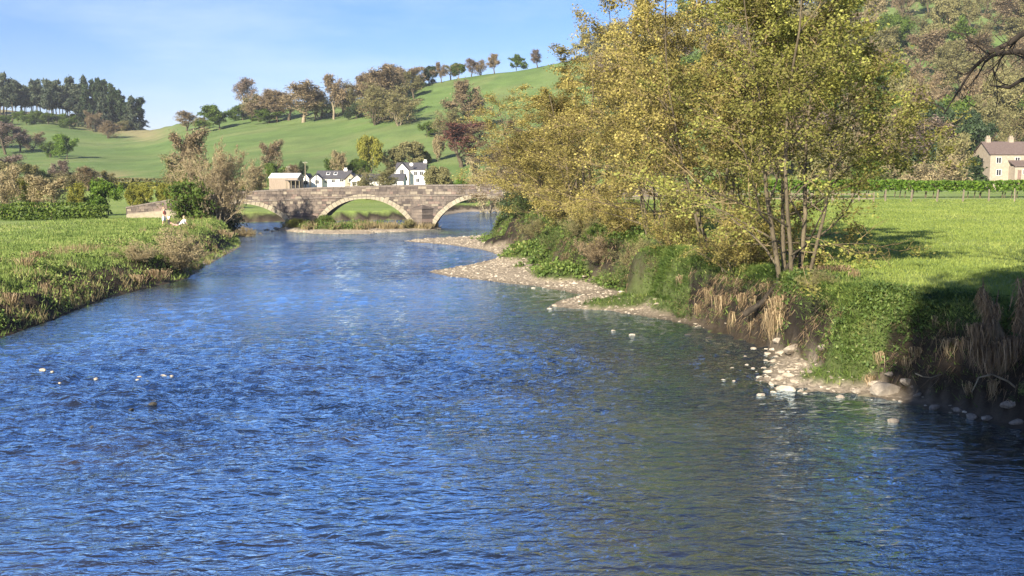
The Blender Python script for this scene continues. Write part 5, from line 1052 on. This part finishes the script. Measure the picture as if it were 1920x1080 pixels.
# fallen branches on the bank
def branch(name, pts, r0, r1, mat, label):
    P_ = np.array(pts); o0 = P_[0]; q = [(0, tuple(P_[i]-o0), tuple(P_[i+1]-o0), r0+(r1-r0)*i/(len(P_)-1), r0+(r1-r0)*(i+1)/(len(P_)-1)) for i in range(len(P_)-1)]
    v_, f_ = tubes(q, 6); return tag(obj(name, mesh(name, v_, [(f_, 0)], None, True), M[mat], loc=tuple(o0)), label, 'branch')
def pd(px, py, y_): d = ray(px, py); t = y_/d[1]; return (t*d[0], y_, CAM_H+t*d[2])
branch('fallen_branch', [pd(1915,735,26.4), pd(1890,715,26.3), pd(1860,702,26.2), pd(1835,708,26.1), pd(1826,728,26.0), pd(1822,735,26.0)], .03, .012, 'bark_pale', 'curved dead branch hooked over the dark hollow under the stump')
branch('fallen_branch', [pd(1716,700,28.2), pd(1730,706,28.1), pd(1745,708,28.2), pd(1766,702,28.4)], .022, .012, 'bark_pale', 'short pale dead branch on the shaded leafy bank')
branch('leaning_trunk', [pd(1395,590,39.2), pd(1430,566,39.0), pd(1458,530,38.8), pd(1478,498,38.7), pd(1497,470,38.7)], .13, .06, 'bark_dark', 'dark trunk leaning outward from the foot of the green-leaved alder')
branch('fallen_branch', [pd(1100,535,60), pd(1150,520,60.5), pd(1172,532,60)], .03, .02, 'bark_pale', 'thin dead branch trailing to the gravel below the alders')
branch('dead_pole', [pd(1102,500,66), pd(1103,470,66), pd(1106,448,66.2)], .05, .04, 'bark_pale', 'straight pale dead stem standing on the bank among the alders')

# ------------------------------------------------------------------ people picnicking on the meadow
def figure(name, loc, rz, joints, edges, mat, parent=None):
    m_ = bpy.data.meshes.new(name); m_.from_pydata([j[:3] for j in joints], edges, [])
    o = obj(name, m_, M[mat], parent, loc if parent is None else (0, 0, 0)); o.rotation_euler = (0, 0, rz) if parent is None else (0, 0, 0)
    md = o.modifiers.new('skin', 'SKIN'); md.use_smooth_shade = True
    for v, j in zip(m_.skin_vertices[0].data, joints): v.radius = (j[3], j[3] if len(j) < 5 else j[4]); v.use_root = False
    m_.skin_vertices[0].data[0].use_root = True
    s_ = o.modifiers.new('sub', 'SUBSURF'); s_.levels = 1; s_.render_levels = 2
    return o
def hand(J, E, w, d, up):
    """palm and five fingers from wrist index w, along direction d"""
    wx, wy, wz = J[w][:3]; b_ = len(J); J.append((wx+d[0]*.06, wy+d[1]*.06, wz+d[2]*.06, .03, .016)); E.append((w, b_))
    for k, (o_, L) in enumerate(((-.028,.07),(-.010,.08),(.010,.075),(.028,.06))):
        i = len(J); px_, py_, pz_ = J[b_][:3]
        J.append((px_+up[0]*o_+d[0]*L*.55, py_+up[1]*o_+d[1]*L*.55, pz_+up[2]*o_+d[2]*L*.55, .009)); J.append((px_+up[0]*o_*1.1+d[0]*L, py_+up[1]*o_*1.1+d[1]*L, pz_+up[2]*o_*1.1+d[2]*L-.01, .008)); E += [(b_, i), (i, i+1)]
    i = len(J); J.append((wx+d[0]*.04-up[0]*.045, wy+d[1]*.04-up[1]*.045, wz+d[2]*.04-up[2]*.045, .010)); J.append((wx+d[0]*.08-up[0]*.06, wy+d[1]*.08-up[1]*.06, wz+d[2]*.08-up[2]*.06, .009)); E += [(w, i), (i, i+1)]
def head(p, r_, parent, mat, off=(0, .02, .03)):
    import bmesh
    bm = bmesh.new(); bmesh.ops.create_uvsphere(bm, u_segments=12, v_segments=8, radius=r_)
    for v in bm.verts:
        v.co.z *= 1.05
        if v.co.y < -.35*r_ and v.co.z < .35*r_: v.co.y = -.3*r_
    m_ = bpy.data.meshes.new('hair'); bm.to_mesh(m_); bm.free(); [setattr(q, 'use_smooth', True) for q in m_.polygons]
    return obj('hair', m_, M[mat], parent, (p[0]+off[0], p[1]+off[1], p[2]+off[2]))
def standing(loc, rz, k, top, bottom, hair, label, shorts=True):
    J = [(0,0,.93,.13,.10),(0,0,1.15,.12,.09),(0,0,1.38,.15,.09),(0,-.01,1.50,.05),(0,-.03,1.58,.085,.095),(0,-.03,1.70,.085,.10),
         (.17,0,1.40,.055),(.22,-.05,1.14,.042),(.18,-.26,1.03,.03),(-.17,0,1.40,.055),(-.22,-.05,1.14,.042),(-.18,-.26,1.03,.03),
         (.09,0,.86,.085),(.10,-.02,.48,.055),(.10,.03,.09,.04),(.10,-.12,.035,.04,.03),(-.09,0,.86,.085),(-.10,.03,.48,.055),(-.11,.10,.09,.04),(-.11,-.05,.035,.04,.03),(0,-.13,1.62,.02)]
    E = [(0,1),(1,2),(2,3),(3,4),(4,5),(2,6),(6,7),(7,8),(2,9),(9,10),(10,11),(0,12),(12,13),(13,14),(14,15),(0,16),(16,17),(17,18),(18,19),(4,20)]
    hand(J, E, 8, (0,-.9,-.3), (1,0,0)); hand(J, E, 11, (0,-.9,-.3), (-1,0,0))
    body = figure('person', loc, rz, J, E, 'skin'); body.scale = (k, k, k); tag(body, label, 'person', None)
    g_ = .022
    figure('top', (0,0,0), 0, [(0,0,.98,.155+g_,.125+g_),(0,0,1.15,.14+g_,.11+g_),(0,0,1.38,.16+g_,.105+g_),(.17,0,1.40,.06+g_),(.215,-.04,1.2,.05+g_),(-.17,0,1.40,.06+g_),(-.215,-.04,1.2,.05+g_),(0,0,1.46,.08)], [(0,1),(1,2),(2,3),(3,4),(2,5),(5,6),(2,7)], top, body)
    zk = .52 if shorts else .12
    figure('shorts' if shorts else 'trousers', (0,0,0), 0, [(0,0,.99,.16+g_,.13+g_),(0,0,.90,.15+g_,.13+g_),(.09,0,.82,.10+g_),(.10,-.015,zk,.075+g_),(-.09,0,.82,.10+g_),(-.10,.03,zk,.075+g_)], [(0,1),(1,2),(2,3),(1,4),(4,5)], bottom, body)
    head((0,-.03,1.655), .118, body, hair); return body
def meadow(px, py): x_, y_ = on_ground(px, py); return (x_, y_, gz(x_, y_))
standing(meadow(308, 425), 1.2, 1.0, 'coral', 'cloth_white', 'hair', 'person standing on the meadow in a coral top and white shorts')
standing(meadow(317, 424), -.6, .62, 'cloth_white', 'cloth_dark', 'hair', 'small person in a white top and dark trousers beside the coral top', False)
def reclining(loc, rz, label):
    J = [(0,0,.13,.13,.10),(-.25,0,.16,.12,.09),(-.48,0,.24,.14,.09),(-.60,0,.32,.05),(-.68,0,.37,.085,.095),(-.79,0,.43,.085,.10),
         (-.46,.17,.22,.055),(-.55,.26,.06,.042),(-.34,.30,.04,.03),(-.46,-.17,.22,.055),(-.55,-.26,.06,.042),(-.34,-.30,.04,.03),
         (.08,.10,.14,.085),(.42,.13,.52,.06),(.62,.13,.10,.042),(.75,.13,.05,.04,.03),(.08,-.10,.14,.085),(.36,-.12,.62,.06),(.50,-.12,.14,.042),(.63,-.12,.05,.04,.03)]
    E = [(0,1),(1,2),(2,3),(3,4),(4,5),(2,6),(6,7),(7,8),(2,9),(9,10),(10,11),(0,12),(12,13),(13,14),(14,15),(0,16),(16,17),(17,18),(18,19)]
    hand(J, E, 8, (.95,.1,-.05), (0,1,0)); hand(J, E, 11, (.95,-.1,-.05), (0,-1,0))
    b_ = figure('person', loc, rz, J, E, 'skin'); tag(b_, label, 'person'); g_ = .022
    figure('top', (0,0,0), 0, [(-.05,0,.14,.14+g_,.11+g_),(-.25,0,.17,.13+g_,.10+g_),(-.48,0,.24,.15+g_,.10+g_),(-.46,.17,.22,.06+g_),(-.52,.23,.12,.05+g_),(-.46,-.17,.22,.06+g_),(-.52,-.23,.12,.05+g_)], [(0,1),(1,2),(2,3),(3,4),(2,5),(5,6)], 'cloth_pink', b_)
    figure('trousers', (0,0,0), 0, [(-.03,0,.15,.15+g_,.12+g_),(.08,.10,.15,.10+g_),(.42,.13,.53,.075+g_),(.60,.13,.14,.06+g_),(.08,-.10,.15,.10+g_),(.36,-.12,.63,.075+g_),(.49,-.12,.17,.06+g_)], [(0,1),(1,2),(2,3),(0,4),(4,5),(5,6)], 'cloth_white', b_)
    head((-.74,0,.40), .115, b_, 'hair_dark', (-.03, 0, .0)); return b_
def sitting(loc, rz, label):
    J = [(0,0,.12,.13,.11),(0,.06,.34,.12,.09),(0,.05,.56,.14,.09),(0,.03,.68,.05),(0,.0,.76,.085,.095),(0,0,.88,.085,.10),
         (.17,.05,.57,.055),(.24,.12,.32,.042),(.26,.22,.06,.03),(-.17,.05,.57,.055),(-.22,-.08,.36,.042),(-.14,-.30,.36,.03),
         (.10,-.10,.14,.085),(.14,-.42,.40,.06),(.13,-.62,.08,.042),(.13,-.76,.04,.04,.03),(-.10,-.10,.14,.085),(-.13,-.46,.36,.06),(-.13,-.68,.08,.042),(-.13,-.81,.04,.04,.03)]
    E = [(0,1),(1,2),(2,3),(3,4),(4,5),(2,6),(6,7),(7,8),(2,9),(9,10),(10,11),(0,12),(12,13),(13,14),(14,15),(0,16),(16,17),(17,18),(18,19)]
    hand(J, E, 8, (.1,.9,-.2), (1,0,0)); hand(J, E, 11, (0,-.95,-.1), (-1,0,0))
    b_ = figure('person', loc, rz, J, E, 'skin'); tag(b_, label, 'person'); g_ = .022
    figure('top', (0,0,0), 0, [(0,0,.14,.15+g_,.12+g_),(0,.06,.34,.13+g_,.10+g_),(0,.05,.56,.15+g_,.10+g_),(.17,.05,.57,.06+g_),(.22,.1,.40,.05+g_),(-.17,.05,.57,.06+g_),(-.21,-.05,.42,.05+g_)], [(0,1),(1,2),(2,3),(3,4),(2,5),(5,6)], 'cloth_white', b_)
    figure('trousers', (0,0,0), 0, [(0,0,.13,.15+g_,.12+g_),(.10,-.10,.15,.10+g_),(.14,-.42,.41,.075+g_),(.13,-.60,.12,.06+g_),(-.10,-.10,.15,.10+g_),(-.13,-.46,.37,.075+g_),(-.13,-.66,.12,.06+g_)], [(0,1),(1,2),(2,3),(0,4),(4,5),(5,6)], 'cloth_dark', b_)
    head((0,0,.82), .115, b_, 'hair'); return b_
reclining(meadow(336, 426), .1, 'person lying on the grass in a pink top with white trouser legs bent up')
sitting(meadow(345, 424), -.9, 'person in a white top sitting on the grass beside the reclining one')

# ------------------------------------------------------------------ thin spring haze over the valley
hz_ = MB(); hz_.box(-2900, 2900, -80, 4400, -420, 150)
hm = bpy.data.materials.new('valley_air'); hm.use_nodes = True; hn, hl = hm.node_tree.nodes, hm.node_tree.links
hn.remove(hn['Principled BSDF']); pv = hn.new('ShaderNodeVolumePrincipled'); pv.inputs['Color'].default_value = (.80, .88, 1, 1); pv.inputs['Density'].default_value = .00011; pv.inputs['Anisotropy'].default_value = 0
hl.new(pv.outputs[0], hn['Material Output'].inputs['Volume'])
tag(hz_.build('haze', hm), 'thin pale haze filling the valley air', 'haze', kind='stuff')
